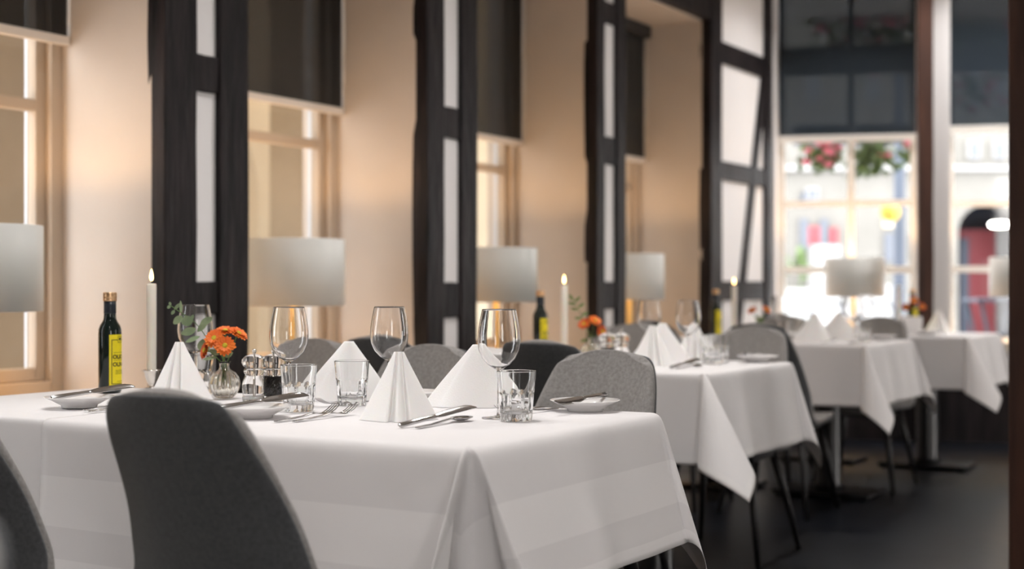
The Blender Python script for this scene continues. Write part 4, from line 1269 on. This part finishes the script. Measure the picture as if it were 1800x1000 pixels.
dl = 15.0
lpst = tag(empty('lamp_post'), 'dark blue lamp post outside the left far window', 'lamp post'); ori(lpst, 1581, dl)
MB().lathe([(0, -.02), (.10, -.02), (.10, .5), (.06, .55), (.055, 4.4), (0, 4.4)], 20).obj('shaft', M['bluegrey'], lpst)
MB().lathe([(0, 4.4), (.14, 4.45), (.20, 4.8), (.05, 5.0), (0, 5.0)], 20).obj('lantern', M['white_glow'], lpst)
sg = tag(MB().lathe([(0, -.02), (.095, -.02), (.105, 0), (.095, .02), (0, .02)], 24).obj('round_sign', M['gold_sign']), 'small round golden sign hanging on the lamp post', 'sign')
u, v = at(1565, 14.8); sg.location = (u, v, hz(373, 14.8)); sg.rotation_euler = (PI / 2, 0, YAW - PI / 2)
glint = tag(MB().lathe([(0, 0), (.10, .02), (.12, .08), (.10, .14), (0, .16)], 24).obj('street_glint', M['white_glow']), 'bright white glint before the red door across the street', 'lantern')  # glowing blob added to stand for a bright glint
u, v = at(1757, 21.0); glint.location = (u, v, hz(400, 21.)); glint.scale = (1.5, 1.2, .55)
# planter with a shrub
pl = tag(empty('planter'), 'tall tapered white planter outside the left far window', 'planter'); ori(pl, 1407, 17.5)
MB().add([(s * a, t * a, zz) for zz, a in ((-.02, .10), (hz(507, 17.5), .15)) for s, t in ((-1, -1), (1, -1), (1, 1), (-1, 1))], [(0, 3, 2, 1), (4, 5, 6, 7), (0, 1, 5, 4), (1, 2, 6, 5), (2, 3, 7, 6), (3, 0, 4, 7)]).obj('pot', M['planter'], pl, smooth=False, bevel=.01)
def leafball(n, rx, ry, rz_, L, seed, droop=.4):
    r = random.Random(seed); mb = MB()
    for _ in range(n):
        p = Vector((r.gauss(0, .45) * rx, r.gauss(0, .45) * ry, r.gauss(0, .45) * rz_))
        d = Vector((r.uniform(-1, 1), r.uniform(-1, 1), r.uniform(-1, .6) - droop))
        leafmesh(mb, p, d, L * r.uniform(.7, 1.3), L * .6, Vector((r.uniform(-1, 1), r.uniform(-1, 1), r.uniform(-1, 1))) + Vector((.01, 0, 0)))
    return mb
sh = tag(empty('potted_shrub'), 'small green shrub growing from the tall white planter', 'shrub'); ori(sh, 1407, 17.5, hz(507, 17.5))
MB().tube([(0, 0, .002), (.01, 0, .12), (0, .01, .3)], .012, 8).obj('trunk', M['stem'], sh)
mb = leafball(70, .12, .12, .16, .08, 5, -.5); mesh('foliage', [(x, y, zz + .30) for x, y, zz in mb.v], mb.f, M['leaf'], sh)
# flower baskets and creeper hanging outside the left far window
def hanging(px, d, py, w, h, seed, nl, nf, label):
    t = tag(empty('hanging_flowers'), label, 'flowers', 'hanging flower boxes outside'); ori(t, px, d, hz(py, d))
    mb = leafball(nl, w, .18, h, .085, seed); mesh('foliage', mb.v, mb.f, M['leaf'], t)
    r = random.Random(seed + 50); mb = MB()
    for _ in range(nf):
        p = (r.gauss(0, .5) * w, r.uniform(-.25, .05), r.gauss(0, .5) * h)
        k = r.uniform(.03, .05)
        mb.lathe([(0, p[2] - k * .7), (k, p[2]), (k * .7, p[2] + k * .5), (0, p[2] + k * .7)], 10, p[0], p[1])
    mb.obj('blossoms', M['pink'], t)
    MB().box(-w * 1.1, w * 1.1, .02, .2, h * .55, h * .55 + .16).obj('flower_box', M['bluegrey'], t, smooth=False, bevel=.01)
hanging(1445, 11.6, 268, .19, .13, 3, 120, 14, 'red blossoms hanging above the left pane of the left far window')
hanging(1535, 11.6, 272, .17, .16, 4, 190, 3, 'trailing green leaves hanging in the right pane of the left far window')
hanging(1600, 12.2, 262, .10, .10, 6, 30, 9, 'pink blossoms hanging beside the lamp post outside')
hanging(1520, 12.5, 60, .55, .35, 8, 300, 40, 'red and green creeper showing through the blind of the left far window')
hanging(1720, 12.5, 120, .35, .4, 9, 170, 26, 'reddish creeper showing through the blind of the right far window')
# pavement cafe table and chairs
ct = tag(empty('cafe_table'), 'dark blue metal cafe table on the pavement outside the right far window', 'table'); ori(ct, 1745, 13.2)
zt = hz(524, 13.2)
MB().box(-.22, .26, -.25, .25, zt - .035, zt).obj('table_top', M['bluegrey'], ct, smooth=False, bevel=.01)
for s in (-1, 1):
    for y in (-.2, .2):
        MB().tube([(s * .17, y, zt - .03), (s * .05 + .05, y, -.02)] if s < 0 else [(.19, y, zt - .03), (.12, y, -.02)], .018, 8).obj('leg', M['bluegrey'], ct)
for i, (px, lab) in enumerate(((1462, 'dark metal cafe chair outside, left of the far lamp stem'), (1552, 'dark metal cafe chair outside, right of the far lamp stem'))):
    cc = tag(empty('cafe_chair'), lab, 'chair', 'cafe chairs on the pavement'); ori(cc, px, 13.6)
    zt = hz(532, 13.6)
    MB().tube([(-.17, .16, .44), (-.16, .2, zt - .06), (-.1, .21, zt), (.1, .21, zt), (.16, .2, zt - .06), (.17, .16, .44)], .014, 8).obj('backrest', M['bluegrey'], cc)
    MB().box(-.19, .19, -.2, .18, .42, .45).obj('seat', M['outer_frame'], cc, smooth=False, bevel=.01)
    for sx in (-1, 1):
        for sy in (-1, 1):
            MB().tube([(sx * .16, sy * .16, .42), (sx * .19, sy * .2, -.02)], .012, 8).obj('leg', M['bluegrey'], cc)

# ------------------------------------------------------------------ light
def area(name, loc, rot, sx, sy, power, col=(1, 1, 1), shape='RECTANGLE', spread=None):
    l = bpy.data.lights.new(name, 'AREA'); l.shape = shape; l.size = sx
    if shape == 'RECTANGLE': l.size_y = sy
    l.energy = power; l.color = col
    if spread: l.spread = spread
    o = bpy.data.objects.new(name, l); link(o); o.location = loc; o.rotation_euler = rot
    return o
WARM = (1, .975, .955); COOL = (.86, .93, 1)
for u, v, p in ((2.3, 1.6, 10.5), (2.5, 2.5, 6.5), (4.5, 2.0, 16.5), (6.7, 2.1, 4.5), (.3, .6, 16), (8.65, 2.5, 11), (9.15, 1.75, 11)):  # table downlights, plus added front fill and far-end wall washers
    area('ceiling_lamp_and_fill', (u, v, ZC - .02), (0, 0, 0), .22, .22, p, WARM, 'DISK', deg(115))
# cool fill panels added along the solid, windowless right-hand wall
for u, p, sp in ((-1.5, 105, 180), (2.0, 4, 180), (4.6, 32, 180), (8.7, 120, 180)):
    area('right_side_fill', (u, -3.17, 1.50), (PI / 2, 0, PI), 1.3, 2.4, p, COOL, spread=deg(sp))
# warm lamps in the passage outside
for u in (3.6, 5.4, 7.4, 9.4):
    area('passage_lamp', (u, 4.7, 3.5), (deg(25), 0, 0), .5, .5, 10, (1, .76, .46))

w = bpy.data.worlds.new('sky'); scene.world = w; w.use_nodes = True
bg = w.node_tree.nodes['Background']; bg.inputs[0].default_value = (.94, .97, 1, 1); bg.inputs[1].default_value = 6.0

# ------------------------------------------------------------------ camera
cam = bpy.data.cameras.new('camera'); co = bpy.data.objects.new('camera', cam); link(co)
co.location = (0, 0, EYE); co.rotation_euler = (PI / 2, 0, YAW - PI / 2)
cam.sensor_width = 36; cam.lens = 50; cam.shift_y = 3 / 1800
cam.dof.use_dof = True; cam.dof.focus_distance = 3.05; cam.dof.aperture_fstop = 2.2
cam.clip_start = .05; cam.clip_end = 200
scene.camera = co
vs_ = scene.view_settings; vs_.view_transform = 'Standard'; vs_.look = 'None'; vs_.exposure = .30; vs_.gamma = 1; vs_.use_curve_mapping = False
cy = scene.cycles
cy.use_denoising = True; cy.max_bounces = 14; cy.transmission_bounces = 14; cy.transparent_max_bounces = 16; cy.glossy_bounces = 6; cy.diffuse_bounces = 4
cy.caustics_refractive = True; cy.caustics_reflective = True; cy.blur_glossy = .6; cy.sample_clamp_indirect = 6
